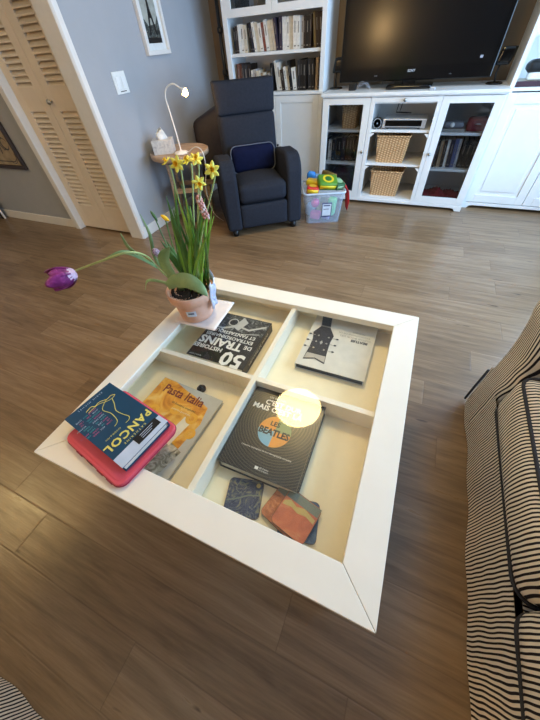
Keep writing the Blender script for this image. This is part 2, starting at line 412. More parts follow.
b.add([(.0131, -.05, .11), (.0131, -.03, .11), (.0131, -.008, .20), (.0131, .008, .20), (.0131, .03, .11), (.0131, .05, .11), (.0131, .014, .25), (.0131, .004, .36), (.0131, -.004, .36), (.0131, -.014, .25)], [(0, 1, 2, 9), (4, 5, 6, 3), (9, 2, 3, 6), (9, 6, 7, 8)], 3)
b.build('photograph', [mat('photo_mount', srgb(222, 224, 222), .6), SKY, DRK, BLK], t)
t = thing('light_switch', 'white double light switch plate on the grey wall beside the closet casing', 'light switch', (XL, 1.87, 1.005))
b = MB(); b.box(0, .007, -.068, .068, 0, .125); b.build('switch_plate', WHT, t, bevel=0.003)
for s in (-1, 1):
    b = MB(); b.box(.007, .0115, s*.029-.017, s*.029+.017, .03, .097); b.build('rocker', mat('rocker_white', srgb(240, 240, 238), .35), t, bevel=0.002)
b = MB(); b.box(.007, .0074, -.03, .035, .012, .017); b.build('printed_mark', BLK, t)
t = thing('wall_sign', 'dark brown framed tan sign with swirling lettering on the wall left of the closet', 'wall sign', (-3.13, YC, .53))
b = MB(); Ws = .75; Hs = .55
for x0, x1, z0, z1 in ((-Ws, 0, 0, .03), (-Ws, 0, Hs-.03, Hs), (-Ws, -Ws+.035, .03, Hs-.03), (-.035, 0, .03, Hs-.03)): b.box(x0, x1, -.03, -.002, z0, z1)
b.build('frame', mat('dark_brown_wood', srgb(58, 44, 38), .5), t, bevel=0.004)
b = MB(); b.box(-Ws+.035, -.035, -.012, -.004, .03, Hs-.03); 
b.T = Matrix.Translation((0, -.0125, 0)) @ Matrix.Rotation(PI/2, 4, 'X')
b.ribbon([(-.60, .06), (-.12, .06), (-.075, .085), (-.06, .13), (-.06, .45)], .006, 1, 0)
b.ribbon(arc((-.125, .20), .045, .3, 6.0, 24), [.004+.010*math.sin(i/24*PI) for i in range(25)], 1, 0)
b.ribbon([(-.24, .12), (-.21, .2), (-.19, .30), (-.2, .36), (-.225, .33), (-.21, .22), (-.17, .15), (-.14, .17)], .012, 1, 0)
b.ribbon(arc((-.30, .2), .05, 0, 6.0, 24), .012, 1, 0); b.ribbon(arc((-.13, .105), .06, 3.4, 6.6, 14), .005, 1, 0)
b.T = Matrix.Identity(4)
b.build('canvas', [mat('tan_canvas', srgb(160, 142, 116), .8, noise=.2, scale=20), BLK], t)
# dark cloth thing at the far left edge
b = MB()
for k, (x0, x1, m) in enumerate(((0, .012, 0), (-.045, 0, 1), (-.075, -.045, 2), (-.12, -.075, 1), (-.15, -.12, 2), (-.25, -.15, 1))):
    b.box(x0-.012, x1-.012, -.02-.006*(k % 2), 0, .0, .30, m)
o = b.build('wrapped_canvas', [TRIM, mat('dark_cloth', srgb(38, 38, 42), .9), mat('grey_cloth', srgb(120, 118, 122), .9)], bevel=.003)
o.location = (-4.02, YC-.05, 0); tag(o, 'dark striped panel with a pale edge leaning on the baseboard at far left', 'panel')

# ================================================================ COFFEE TABLE
t = thing('coffee_table', 'square white coffee table with glass top and four display compartments', 'coffee table')
HO, HI = .465, .385
b = MB()
g = 0.0006
for a in range(4):
    b.T = Matrix.Rotation(a*PI/2, 4, 'Z')
    b.prism([(-HO+g, -HO), (HO-g, -HO), (HI-g, -HI), (-HI+g, -HI)], .474, .5)
b.T = Matrix.Identity(4)
b.build('top_frame', TCREAM, t, bevel=0.0015)
b = MB()
for a in range(4):
    b.T = Matrix.Rotation(a*PI/2, 4, 'Z'); b.prism([(-.457, -.457), (.457, -.457), (.44, -.44), (-.44, -.44)], .455, .474)
    b.prism([(-.448, -.448), (.448, -.448), (.435, -.435), (-.435, -.435)], .35, .455)
b.T = Matrix.Identity(4); b.box(-.435, .435, -.435, .435, .40, .414)
b.build('display_box', mat('cream_box_paint', srgb(246, 234, 202), .5, noise=.02), t)
b = MB(); b.box(-.009, .009, -.435, .435, .4141, .484); b.box(-.435, -.0091, -.009, .009, .4141, .484); b.box(.0091, .435, -.009, .009, .4141, .484)
b.build('divider', TCREAM, t, bevel=.001)
b = MB(); b.box(-.3845, .3845, -.3845, .3845, .4905, .4965); b.build('glass_top', GLASS, t)
for sx in (-1, 1):
    for sy in (-1, 1):
        b = MB(); cx, cy = sx*.41, sy*.41
        b.lathe([(.0, 0), (.026, 0), (.03, .02), (.024, .04), (.028, .2), (.034, .26), (.026, .28), (.036, .3), (.036, .3495)], (cx, cy, 0), n=20)
        b.build('leg', WHITE, t, smooth=True)

# ---- books in and on the table
def flat_book(name, label, loc, rot, W, H, T, cover, mats, art, spine='left', pages_m=None):
    o = thing(name, label, 'book', loc, rot)
    b = MB(); c = .0022
    b.box(-W/2, W/2, -H/2, H/2, 0, c); b.box(-W/2, W/2, -H/2, H/2, T-c, T)
    x = -W/2 if spine == 'left' else W/2-.004
    b.box(x, x+.004, -H/2, H/2, c, T-c)
    if art: art(b, T+.0002)
    b.build('cover', [cover]+mats, o)
    b = MB(); e = .004
    b.box(-W/2+e, W/2-e, -H/2+e, H/2-e, c+.0002, T-c-.0002)
    b.build('page_block', pages_m or PAGES, o)
    return o
ZF = .4145
# trains book, seen upside down
def art_train(b, z):
    b.box(-.116, .116, -.128, -.038, z-.0001, z+.0003, 2)
    b.ribbon([(-.11, -.10), (-.05, -.06), (.0, -.07), (.06, -.04), (.11, -.045)], .010, 3, z+.0005)
    b.ribbon([(-.10, -.05), (-.03, -.03), (.05, -.025)], .004, 3, z+.0005)
    b.disc(.03, -.085, z+.0006, .022, 3); b.disc(.03, -.085, z+.0008, .017, 0)
    b.add([(-.03, -.10, z+.0006), (.0, -.125, z+.0006), (.02, -.06, z+.0006), (-.01, -.045, z+.0006)], [(0, 1, 2, 3)], 3)
    b.text('50', .090, -.060, .100, z+.001, m=1, bold=.003)
    b.text('HISTOIRES', .027, .060, .073, z+.001, m=1, bold=.0007)
    b.text('DE', .026, -.090, .030, z+.001, m=1, bold=.0006)
    b.text('TRAINS', .054, .024, .036, z+.001, m=1, bold=.002)
    b.text('EXTRAORDINAIRES', .0235, .005, .002, z+.001, m=1, bold=.0005)
    b.text('ET FANTASTIQUES', .0235, .002, -.024, z+.001, m=1, bold=.0005)
    b.text('ALAIN CADET', .008, .085, .122, z+.001, m=1)
PHOTO = paint_material('train_photo', [(0.4, srgb(14, 14, 15)), (0.55, srgb(70, 72, 72)), (0.68, srgb(150, 150, 146))], 30, 2.5)
INK = mat('black_cover', srgb(24, 24, 26), .35)
o = flat_book('train_book', 'thick black paperback with large white 50 and TRAINS lettering in the far left compartment', (-.185, .166, ZF), PI, .24, .262, .042, INK, [WHT, PHOTO, mat('pale_grey_ink', srgb(190, 190, 186), .5)], art_train, spine='left')
b = MB(); b.T = Matrix.Translation((-.1202, 0, .021)) @ Matrix.Rotation(PI/2, 4, 'Z') @ Matrix.Rotation(PI/2, 4, 'X') @ Matrix.Scale(-1, 4, (1, 0, 0))
b.T = Matrix.Translation((-.1203, 0, .021)) @ Matrix.Rotation(-PI/2, 4, 'Z') @ Matrix.Rotation(PI/2, 4, 'X')
b.text('HISTOIRES DE TRAINS', .018, 0, 0, 0); b.build('spine_lettering', WHT, o)
# guitar book, also upside down
def art_guitar(b, z):
    # headstock + neck. local frame is rotated 180 deg: neck runs to local -y
    hx = .063
    b.add([(hx-.002, -.144, z+.0004), (hx+.038, -.144, z+.0004), (hx+.027, -.084, z+.0004), (hx-.011, -.084, z+.0004)], [(0, 1, 2, 3)], 1)
    b.add([(hx-.013, -.0835, z+.0005), (hx+.029, -.0835, z+.0005), (hx+.027, -.078, z+.0005), (hx-.012, -.078, z+.0005)], [(0, 1, 2, 3)], 3)
    def Y_(y): return -.077+(y+.048)*1.16
    head = [(hx-.012, -.048), (hx+.026, -.048), (hx+.036, -.03), (hx+.046, -.012), (hx+.037, .02), (hx+.036, .06), (hx+.040, .118), (hx, .106), (hx-.040, .118), (hx-.034, .06), (hx-.032, .02), (hx-.036, -.012), (hx-.024, -.03)]
    b.add([(x, Y_(y), z+.0004) for x, y in head], [tuple(range(len(head)))], 1)
    b.add([(hx-.035, Y_(.086), z+.0007), (hx+.035, Y_(.086), z+.0007), (hx+.038, Y_(.112), z+.0007), (hx, Y_(.101), z+.0007), (hx-.038, Y_(.112), z+.0007)], [(0, 1, 2, 3, 4)], 4)
    for s in (-1, 1):
        for y_ in (.0, .03, .06):
            yy = Y_(y_); x0_, x1_ = sorted((hx+s*.033, hx+s*.052)); b.box(x0_, x1_, yy-.0012, yy+.0012, z, z+.0008, 3)
            b.disc(hx+s*.053, yy, z+.001, .0055, 2, 14, sy=.8); b.disc(hx+s*.02, yy, z+.001, .004, 3, 12)
    b.disc(hx, Y_(.03), z+.001, .006, 4, 4, sy=2.0)
    b.text('BEATLES', .0165, -.070, -.034, z+.0006, m=1, bold=.0006)
    b.text('GUITAR BOOK DES', .0135, -.052, -.050, z+.0006, m=5)
    b.text('REVOLUTIONS DE LA', .0125, -.046, -.066, z+.0006, m=5)
    b.text('MUSIQUE', .0115, -.060, -.081, z+.0006, m=5)
o = flat_book('guitar_book', 'pale silver hardcover showing a black guitar headstock in the far right compartment', (.2125, .287, ZF), PI, .247, .288, .026,
    mat('silver_cover', srgb(214, 211, 202), .35), [mat('headstock_black', srgb(30, 28, 38), .3), BLK, STEEL, mat('headstock_inlay', srgb(176, 170, 160), .4), mat('grey_ink', srgb(150, 148, 140), .4)], art_guitar, spine='right', pages_m=BLK)
# pasta book
ORNG = paint_material('pasta_photo', [(0.30, srgb(196, 110, 26)), (0.45, srgb(232, 158, 40)), (0.58, srgb(248, 196, 92)), (0.75, srgb(240, 214, 160))], 13, 1.8)
SALAD = paint_material('salad_photo', [(0.3, srgb(84, 82, 72)), (0.45, srgb(160, 150, 124)), (0.6, srgb(214, 206, 182)), (0.75, srgb(232, 228, 214))], 34, 2.0)
def art_pasta(b, z):
    b.add([(-.124, -.02, z+.0002), (-.02, -.035, z+.0002), (.095, -.055, z+.0002), (.108, .04, z+.0002), (.095, .10, z+.0002), (.03, .12, z+.0002), (-.02, .13, z+.0002), (-.07, .144, z+.0002), (-.124, .144, z+.0002)], [tuple(range(9))], 1)
    b.add([(-.124, -.144, z+.0002), (.09, -.144, z+.0002), (.11, -.06, z+.0002), (.02, -.035, z+.0002), (-.05, -.06, z+.0002), (-.124, -.055, z+.0002)], [tuple(range(6))], 2)
    b.prism([(.03, -.05), (.062, -.058), (.078, .035), (.046, .042)], z+.0003, z+.0006, 3)
    for x, y, r in ((.098, .0, .018), (.07, .045, .02), (.0, .05, .018), (-.07, .02, .02)):
        b.disc(x, y, z+.0007, r, 4, 20); b.disc(x, y, z+.0009, r*.45, 1, 14)
    for k in range(5): b.ribbon(arc((-.06, -.08), .05+.012*k, .3, 2.2, 12), .006, 4, z+.0006)
    b.disc(-.06, -.125, z+.0006, .018, 5); b.ribbon([(-.1, -.09), (-.05, -.12), (-.02, -.14)], .006, 5, z+.0008)
    b.text('Pasta Italia', .047, -.01, .1065, z+.001, m=6, bold=.0008, sx=.85)
    b.text('40 Recettes originales', .011, .018, .070, z+.001, m=5); b.text('pour les gourmets', .010, .022, .052, z+.001, m=3)
o = flat_book('cookbook', 'orange and cream pasta cookbook lying in the near left compartment', (-.215, -.227, ZF), math.radians(-3.5), .252, .290, .016,
    mat('cookbook_grey', srgb(196, 194, 184), .4), [ORNG, SALAD, mat('cheese_cream', srgb(240, 226, 196), .5), mat('pasta_yellow', srgb(240, 176, 48), .5), mat('brown_ink', srgb(92, 66, 44), .5), mat('dark_red_ink', srgb(120, 30, 26), .5)], art_pasta)
# black book with the round four-colour badge
RINGS = None
def ring_cover():
    m, nt, bb = new_mat('black_ringed_cover')
    tc = N(nt, 'ShaderNodeTexCoord').outputs['Object']
    mp = N(nt, 'ShaderNodeMapping', {'Vector': tc, 'Location': (-.01, -.03, 0)}).outputs[0]
    ln = N(nt, 'ShaderNodeVectorMath', {0: mp}, operation='LENGTH').outputs['Value']
    f = M_(nt, 'FRACT', M_(nt, 'DIVIDE', ln, .0075))
    nt.links.new(ramp(nt, f, [(.0, srgb(30, 29, 28)), (.5, srgb(30, 29, 28)), (.8, srgb(84, 78, 66)), (1.0, srgb(30, 29, 28))]), bb.inputs['Base Color'])
    bb.inputs['Roughness'].default_value = .3
    return m
def art_round(b, z):
    cx, cy, r = -.001, -.006, .0495
    for a0, m in ((0, 2), (PI/2, 1), (PI, 3), (1.5*PI, 1)): b.disc(cx, cy, z+.0005, r, m, 12, a0, a0+PI/2)
    b.text('LES', .021, cx-.006, cy+.022, z+.001, m=4, bold=.0006); b.text('BEATLES', .029, cx, cy-.006, z+.001, m=4, bold=.0012, sx=.86)
    b.text('LES BEATLES,', .010, -.060, .102, z+.001, m=5, align='LEFT'); b.text("C'EST DUR,", .0245, -.066, .082, z+.001, m=5, bold=.0006, align='LEFT'); b.text("MAIS C'EST LA", .0255, -.100, .060, z+.001, m=5, bold=.0007, align='LEFT')
    b.text("L'histoire incomplete de leur discographie complete", .0072, .0, -.073, z+.001, m=5)
    b.box(-.012, -.002, -.126, -.118, z, z+.0008, 5); b.text('EDITIONS', .006, .014, -.120, z+.001, m=5); b.text('DE MUSIQUE', .005, .014, -.126, z+.001, m=5)
    b.box(.1125, .1135, -.142, .142, z-.0003, z+.0004, 6)
o = flat_book('round_badge_book', 'thick black hardcover with an orange, green and blue round badge in the near right compartment', (.131, -.137, ZF), math.radians(.5), .235, .284, .042,
    ring_cover(), [mat('badge_orange', srgb(226, 152, 62), .4), mat('badge_green', srgb(146, 158, 112), .4), mat('badge_blue', srgb(126, 176, 200), .4), BLK, WHT, mat('cover_edge_grey', srgb(120, 114, 100), .4)], art_round)
# coasters with generic painted covers
def rrect(w, h, r, n=5):
    p = []
    for cx, cy, a in ((w/2-r, h/2-r, 0), (-w/2+r, h/2-r, PI/2), (-w/2+r, -h/2+r, PI), (w/2-r, -h/2+r, 1.5*PI)): p += arc((cx, cy), r, a, a+PI/2, n)
    return p
def coaster(label, loc, rot, mt, extra=None, grp=None):
    b = MB(); b.prism(rrect(.096, .096, .012), 0, .005, 1); b.prism(rrect(.094, .094, .011), .005, .0056, 0)
    if extra: extra(b)
    o = b.build('coaster', [mt, mat('cork', srgb(120, 96, 70), .9), mat('coaster_yellow', srgb(190, 164, 96), .5), mat('coaster_grey', srgb(120, 126, 112), .5), BLK, mat('coaster_orange', srgb(196, 98, 52), .5)])
    o.location = loc; o.rotation_euler = (0, 0, rot)
    tag(o, label, 'coaster', grp)
def ex1(b):
    b.disc(.034, .034, .0059, .006, 2)
    b.ribbon([(-.044, -.012), (-.02, -.006), (.01, .006), (.043, .010)], .004, 3, .0058)
    b.ribbon(arc((-.012, .024), .013, 0, 5, 16), .002, 3, .0059)
coaster('dark blue and ochre swirled coaster lying apart at the near edge of the table', (.118, -.332, ZF), math.radians(14), paint_material('swirl_blue', [(.3, srgb(40, 44, 66)), (.48, srgb(66, 72, 96)), (.58, srgb(98, 102, 104)), (.68, srgb(140, 134, 100))], 26, 5.0), ex1)
coaster('blue-edged coaster at the bottom of the fanned pile', (.270, -.325, ZF), math.radians(10), paint_material('muted_blue', [(.35, srgb(58, 78, 110)), (.6, srgb(86, 106, 134)), (.75, srgb(196, 146, 80))], 25, 2.0))
coaster('rust brown coaster on the left of the fanned pile', (.232, -.318, ZF+.0062), math.radians(-18), paint_material('rust_paint', [(.3, srgb(150, 88, 54)), (.5, srgb(186, 112, 68)), (.7, srgb(206, 140, 92))], 40, 2.0),
    lambda b: (b.box(-.046, .046, .022, .046, .0056, .006, 3), b.box(.01, .013, .01, .046, .006, .0063, 4), b.box(.02, .023, .01, .046, .006, .0063, 4)))
coaster('orange and yellow patterned coaster on top of the fanned pile', (.262, -.322, ZF+.0125), math.radians(-14), paint_material('orange_paint', [(.3, srgb(176, 92, 60)), (.55, srgb(200, 110, 70)), (.75, srgb(206, 144, 92))], 22, 1.0),
    lambda b: (b.box(-.046, .046, .024, .046, .0056, .0059, 3), b.prism([(-.044, .012), (-.03, .022), (-.01, .016), (.01, .024), (.044, .016), (.044, .006), (.02, .010), (.0, .004), (-.02, .008), (-.044, .002)], .0059, .0062, 2)))
b = MB(); b.lathe([(0, 0), (.013, 0), (.016, .004), (.016, .010), (.013, .014), (.008, .016), (.009, .019), (.006, .024), (0, .026)], n=24)
o = b.build('black_stopper', BLACK, smooth=True); o.location = (-.182, -.068, ZF+.0165*0); tag(o, 'small round black stopper beside the top edge of the orange cookbook', 'stopper')

# pink tablet case and dark blue novel
t = thing('tablet_case', 'pink rubber tablet case under the dark blue novel on the near left corner', 'tablet case', (-.257, -.330, .5), math.radians(-10.8))
RUB = paint_material('pink_rubber', [(.3, srgb(214, 70, 84)), (.7, srgb(226, 92, 112))], 4, .5, .5)
b = MB(); b.prism(rrect(.256, .200, .024), 0.0, .019)
b.build('case_shell', RUB, t, bevel=.005, seg=3)
b = MB(); b.prism(rrect(.236, .180, .018), .0192, .0205); b.build('back_panel', RUB, t, bevel=.001)
b = MB(); rp = [(p[0], p[1], .0095) for p in rrect(.2575, .2015, .024)]; b.tube(rp+[rp[0]], .0012, n=6, cap=False); b.build('seam', mat('dark_pink_rubber', srgb(150, 44, 70), .5), t, smooth=True)
for x in (-.05, .045, .085):
    b = MB(); b.box(x-.012, x+.012, -.1035, -.099, .006, .0135); b.build('button', mat('dark_pink_rubber', srgb(150, 44, 70), .5), t, bevel=.001)
b = MB(); b.box(-.012, .010, -.1025, -.0995, .004, .0145); b.build('port_slot', mat('slot_dark', srgb(90, 40, 40), .6), t)
def art_novel(b, z):
    # local +y is the top of the book (towards world +x)
    b.box(-.076, .076, .094, .131, z-.0001, z+.0004, 1)
    b.box(-.064, .012, .090, .117, z+.0004, z+.0009, 2)
    for k in range(3): b.box(-.05+.006*k, -.006, .097+.006*k, .0985+.006*k, z+.0009, z+.0011, 1)
    b.box(.056, .076, .118, .131, z+.0009, z+.0012, 1)
    b.text('PANCOL', .034, .0, .058, z+.0008, m=3, bold=.0010, space=1.12)
    b.text('K A T H E R I N E', .0095, -.004, .082, z+.0008, m=3)
    b.text('EUGENE & MOI', .007, .03, .032, z+.0008, m=3)
    b.text('A L B I N   M I C H E L', .0085, .0, -.118, z+.0008, m=1)
    # pair of line-drawn legs
    def crv(P, n=6): return [(q.x, q.y) for q in bez([(a, c, 0) for a, c in P], n)]
    b.ribbon(crv([(-.032, -.083), (-.014, -.074), (-.002, -.059), (-.008, -.03), (-.004, .0025), (.004, .012), (.013, .015)]), .0018, 3, z+.0008)
    b.ribbon(crv([(-.042, -.072), (-.034, -.05), (-.022, -.026), (-.024, .0), (-.029, .023), (-.022, .032), (-.011, .033)]), .0018, 3, z+.0008)
    b.ribbon(crv([(.029, -.096), (.010, -.100), (.002, -.092), (-.014, -.094), (-.032, -.083), (-.046, -.084), (-.056, -.076)]), .0022, 3, z+.0008)
    b.ribbon(crv([(.026, -.088), (.006, -.090), (-.010, -.088), (-.028, -.076), (-.044, -.072), (-.056, -.076)]), .0018, 3, z+.0008)
    rr = random.Random(3); wds = ['ROMAN', 'LIRE', 'NEW', 'AMOUR', 'PARIS', 'MOI', 'VIE', 'JOIE', 'CIEL', 'LUNE']
    for r in range(9):
        x = .004
        while x < .066:
            wd = rr.choice(wds); b.text(wd, .0072, x, -.085+r*.0095, z+.0008, m=rr.choice([1, 4, 4, 5]), align='LEFT'); x += .0048*len(wd)+.004
o = flat_book('novel', 'dark blue novel with yellow title and line-drawn legs lying on the pink tablet case', (-.275, -.314, .5240), math.radians(-10-90), .152, .262, .022,
    mat('petrol_blue_cover', srgb(20, 66, 96), .35), [mat('pale_blue_band', srgb(190, 204, 226), .5), BLK, mat('yellow_ink', srgb(226, 214, 110), .5), mat('pink_ink', srgb(206, 96, 140), .5), mat('teal_ink', srgb(80, 168, 176), .5)], art_novel)

# sheet of paper under the pot
b = MB(); b.T = Matrix.Rotation(math.radians(3), 4, 'Z')
b.grid(lambda u, v: ((u-.5)*.185, (v-.5)*.18, .0016+.0012*math.sin(u*9)*math.sin(v*7)), 14, 14)
o = b.build('paper_sheet', mat('paper', srgb(236, 226, 220), .6), smooth=True); sm = o.modifiers.new('s', 'SOLIDIFY'); sm.thickness = .0006
o.location = (-.329, .225, .5002); tag(o, 'white sheet of paper lying under the flower pot', 'paper')

# ================================================================ BULB PLANTER
PX, PY, PZ = -.352, .208, .5035
def at(u, v, y):    # point of the plane y=const seen at that place of the frame
    d = CR @ Vector(((u-270)/F_PX, -(v-360)/F_PX, -1.0)); k = (y-CAM.y)/d.y; return CAM + d*k
t = thing('potted_spring_flowers', 'terracotta pot of yellow daffodils with a drooping purple tulip on the coffee table', 'potted plant', (PX, PY, PZ))
def loc(p): return (p[0]-PX, p[1]-PY, p[2]-PZ)
TERRA = paint_material('terracotta', [(.3, srgb(206, 152, 122)), (.5, srgb(222, 174, 148)), (.7, srgb(234, 200, 178))], 6, 1.0, .7)
b = MB(); b.lathe([(.0, 0), (.060, 0), (.064, .004), (.067, .03), (.072, .07), (.078, .085), (.085, .09), (.088, .105), (.088, .122), (.084, .125), (.080, .122), (.079, .105), (.0, .100)], n=48)
b.build('pot', TERRA, t, smooth=True)
b = MB(); b.grid(lambda u, v: (.0785*math.sqrt(u)*math.cos(v*2*PI), .0785*math.sqrt(u)*math.sin(v*2*PI), .106+.006*math.sin(13*u+v*40)), 8, 28)
b.build('soil', mat('soil', srgb(34, 26, 22), .95, noise=.5, scale=120), t, smooth=True)
b = MB(); a0 = math.radians(-64)
def lab(u, v): a = a0+(u-.5)*.48; r = .0735+.011*v*0+.002; return ((r+.003*v)*math.cos(a), (r+.003*v)*math.sin(a), .042+.026*v)
b.grid(lab, 8, 2, 0); b.build('price_sticker', mat('sticker_blue_white', srgb(206, 222, 240), .5), t)
b = MB(); b.grid(lambda u, v: (lambda p: (p[0]*1.008, p[1]*1.008, p[2]))(lab(.2+.6*u, .45+.3*v)), 6, 1); b.build('sticker_print', mat('sticker_ink', srgb(60, 90, 130), .5), t)
# crumpled plastic sleeve at the far right of the pot
def slv(u, v):
    a = math.radians(-5+75*u); r = .086+.010*v+.004*math.sin(u*21)+.003*math.sin(v*9+u*5)
    return (r*math.cos(a), r*math.sin(a), .045+.105*v*(1+.12*math.sin(u*17)))
b = MB(); b.grid(slv, 26, 6); o = b.build('plastic_sleeve', paint_material('sleeve_print', [(.35, srgb(216, 220, 230)), (.6, srgb(190, 194, 214)), (.68, srgb(96, 76, 130)), (.75, srgb(220, 220, 230))], 30, 1.0, .25), t, smooth=True)
sm = o.modifiers.new('s', 'SOLIDIFY'); sm.thickness = .0006
G1 = paint_material('leaf_bright', [(.3, srgb(92, 146, 40)), (.7, srgb(156, 196, 76))], 14, .5, .45)
G2 = paint_material('leaf_deep', [(.3, srgb(62, 100, 46)), (.7, srgb(106, 146, 66))], 14, .5, .45)
G3 = paint_material('leaf_tulip', [(.3, srgb(108, 146, 96)), (.7, srgb(166, 194, 140))], 10, .5, .5)
STEM = mat('pale_stem', srgb(168, 184, 120), .5)
YEL = mat('petal_yellow', srgb(255, 240, 104), .5, noise=.1); ORY = mat('corona_yellow', srgb(252, 196, 30), .5, noise=.1)
PUR = paint_material('petal_purple', [(.3, srgb(96, 22, 84)), (.6, srgb(140, 48, 126)), (.8, srgb(176, 96, 160))], 40, 1.0, .4)
PALE = mat('petal_pale_base', srgb(222, 196, 224), .5)
for gm in (G1, G2, G3, YEL, ORY, PUR):
    bs = gm.node_tree.nodes['Principled BSDF']; bs.inputs['Subsurface Weight'].default_value = .0
def blade(pts, wd, mt, name='leaf', side=None, fold=.25, tip=.08, n=10, parent=t):
    """a leaf: strip through 3-D points, wd max width"""
    P = bez([loc(p) for p in pts], max(3, n//(len(pts)-1)))
    k = len(P); b = MB(); view = Vector((CAM.x-PX, CAM.y-PY, CAM.z-PZ))
    sd = Vector(side) if side else None
    vs = []
    for i, p in enumerate(P):
        tt = (P[min(i+1, k-1)]-P[max(i-1, 0)]).normalized(); a = sd.copy() if sd else tt.cross(view-p)
        a = (a-tt*a.dot(tt)).normalized(); nn = a.cross(tt)
        q = i/(k-1); ww = wd*(math.sin(PI*min(1, q*.92+.12))**.7)*.5+.0004
        vs += [p-a*ww, p+nn*ww*fold*-1, p+a*ww]
    b.add(vs, [(3*i+j, 3*i+j+1, 3*i+j+4, 3*i+j+3) for i in range(k-1) for j in (0, 1)])
    o = b.build(name, mt, parent, smooth=True); sm = o.modifiers.new('s', 'SOLIDIFY'); sm.thickness = .0008
    return o
rr = random.Random(11)
# daffodil leaves and stems: base in the right part of the pot
base0 = (PX+.028, PY+.02, .605)
def bse(s=.028): return (base0[0]+rr.uniform(-s, s), base0[1]+rr.uniform(-s, s), base0[2])
tips = [(135, 170), (150, 185), (170, 176), (182, 168), (176, 200), (186, 186), (190, 200), (196, 178), (200, 196), (208, 202), (204, 212), (198, 220), (212, 222), (186, 222), (178, 232), (210, 236), (172, 188), (192, 232), (204, 236), (166, 226)]
for (u, v) in [(174, 210), (172, 206), (181, 184), (186, 198), (190, 206), (194, 212), (199, 204), (204, 200), (208, 216), (212, 206), (203, 226), (197, 236), (190, 228), (182, 214), (176, 224), (209, 230), (186, 236), (214, 216), (170, 216), (193, 220), (201, 214), (178, 198), (184, 206)]:
    y = PY+rr.uniform(-.05, .06); e = at(u, v, y); s = bse(.030); mid = [(s[i]*.5+e[i]*.5)+(0, 0, .012)[i]+rr.uniform(-.006, .006) for i in range(3)]
    blade([s, mid, e], rr.uniform(.007, .011), rr.choice([G1, G1, G2]))
for (u, v, wd) in [(166, 196, .014), (174, 184, .013), (205, 198, .011)]:
    y = PY+rr.uniform(-.03, .03); e = at(u, v, y); s = bse(.02); mid = [(s[i]*.5+e[i]*.5)+(-.012, 0, .02)[i] for i in range(3)]
    blade([s, mid, e], wd, G2)
def petal_ring(b, c, ax, n, L, Wd, cup, m=0, ph=0.0):
    ax = Vector(ax).normalized(); u = ax.cross(Vector((.1, .2, 1))).normalized(); w_ = ax.cross(u)
    for k in range(n):
        a = ph+2*PI*k/n; d = u*math.cos(a)+w_*math.sin(a); sd = ax.cross(d); c_ = Vector(c)
        def f(p, q, d=d, sd=sd): 
            ww = Wd*math.sin(PI*min(1., .12+.86*p))**.8*(q-.5)
            return c_ + d*(L*p*(1-.25*cup*p)) + ax*(cup*L*p*p*.8 - .002*abs(q-.5)) + sd*ww
        b.grid(f, 6, 2, m)
def daffodil(u, v, y, face, s=1.0, ph=0.0, lab_=None):
    c = at(u, v, y); c = Vector(loc(c))
    s0 = Vector(loc(bse(.025))); ax = Vector(face).normalized()
    back = c-ax*.012
    P = bez([s0, s0*.5+back*.5+Vector((0, 0, .015)), back-Vector((0, 0, .02)), back], 6)
    b = MB(); b.tube(P, .0022, n=6); st = b.build('flower_stem', STEM, t, smooth=True)
    b = MB(); petal_ring(b, c, ax, 6, .021*s, .0115*s, .12, 0, ph)
    o = b.build('daffodil_flower', YEL, t, smooth=True); sm = o.modifiers.new('s', 'SOLIDIFY'); sm.thickness = .0006
    q = ax.to_track_quat('Z', 'Y').to_matrix()
    b = MB(); b.lathe([(.003, 0), (.004*s, .003), (.005*s, .007*s), (.0068*s, .010*s), (.006*s, .0095*s), (.004*s, .006*s), (.003, .002)], c, axis=q, n=14)
    b.build('corona', ORY, o, smooth=True)
daffodil(166, 161, .20, (-.3, -.3, .7), .75, .2)
daffodil(177, 164, .20, (.2, -1, .3), 1.0, .5)
daffodil(187, 160, .23, (-.2, -.6, .9), .8, .1)
daffodil(196, 159, .22, (.4, -.6, .9), .95, .3)
daffodil(212, 170, .20, (.5, -1, .45), 1.0, .52)
daffodil(199, 183, .16, (.6, -.8, -.1), .9, .9)
# closed daffodil bud and its stem, crocus-like bud, left group
def bud(u, v, y, mt, r, L, d, nm, s0=None):
    c = Vector(loc(at(u, v, y))); ax = Vector(d).normalized(); q = ax.to_track_quat('Z', 'Y').to_matrix()
    s0 = Vector(s0 or loc((PX-.03, PY+.03, .605)))
    b = MB(); b.tube(bez([s0, s0*.5+c*.5+Vector((-.01, 0, .01)), c], 8), .0022, n=6); b.build('flower_stem', G2, t, smooth=True)
    b = MB(); b.lathe([(0, -L*.5), (r*.7, -L*.3), (r, 0), (r*.7, L*.3), (0, L*.5)], c, axis=q, n=12); b.build(nm, mt, t, smooth=True)
bud(165, 218, .26, ORY, .007, .036, (-.9, 0, .5), 'daffodil_bud')
bud(154, 216, .27, G2, .0055, .04, (-.5, 0, 1), 'flower_bud')
bud(175, 238, .25, mat('dark_bud', srgb(60, 50, 60), .6), .003, .024, (.2, 0, 1), 'flower_bud')
c = Vector(loc(at(157, 253, .20)))
b = MB(); b.lathe([(0, -.018), (.010, -.010), (.013, 0), (.011, .010), (.004, .018), (0, .018)], c, axis=Vector((-.4, -.2, .8)).to_track_quat('Z', 'Y').to_matrix(), n=14); b.build('tulip_bud', paint_material('bud_purple', [(.4, srgb(84, 48, 110)), (.55, srgb(200, 186, 214)), (.65, srgb(84, 48, 110))], 60), t, smooth=True)
b = MB(); b.tube(bez([Vector(loc((PX-.03, PY, .605))), c*.6+Vector((-.02, 0, .02)), c-Vector((-.004, 0, .016))], 8), .003, n=6); b.build('flower_stem', G3, t, smooth=True)
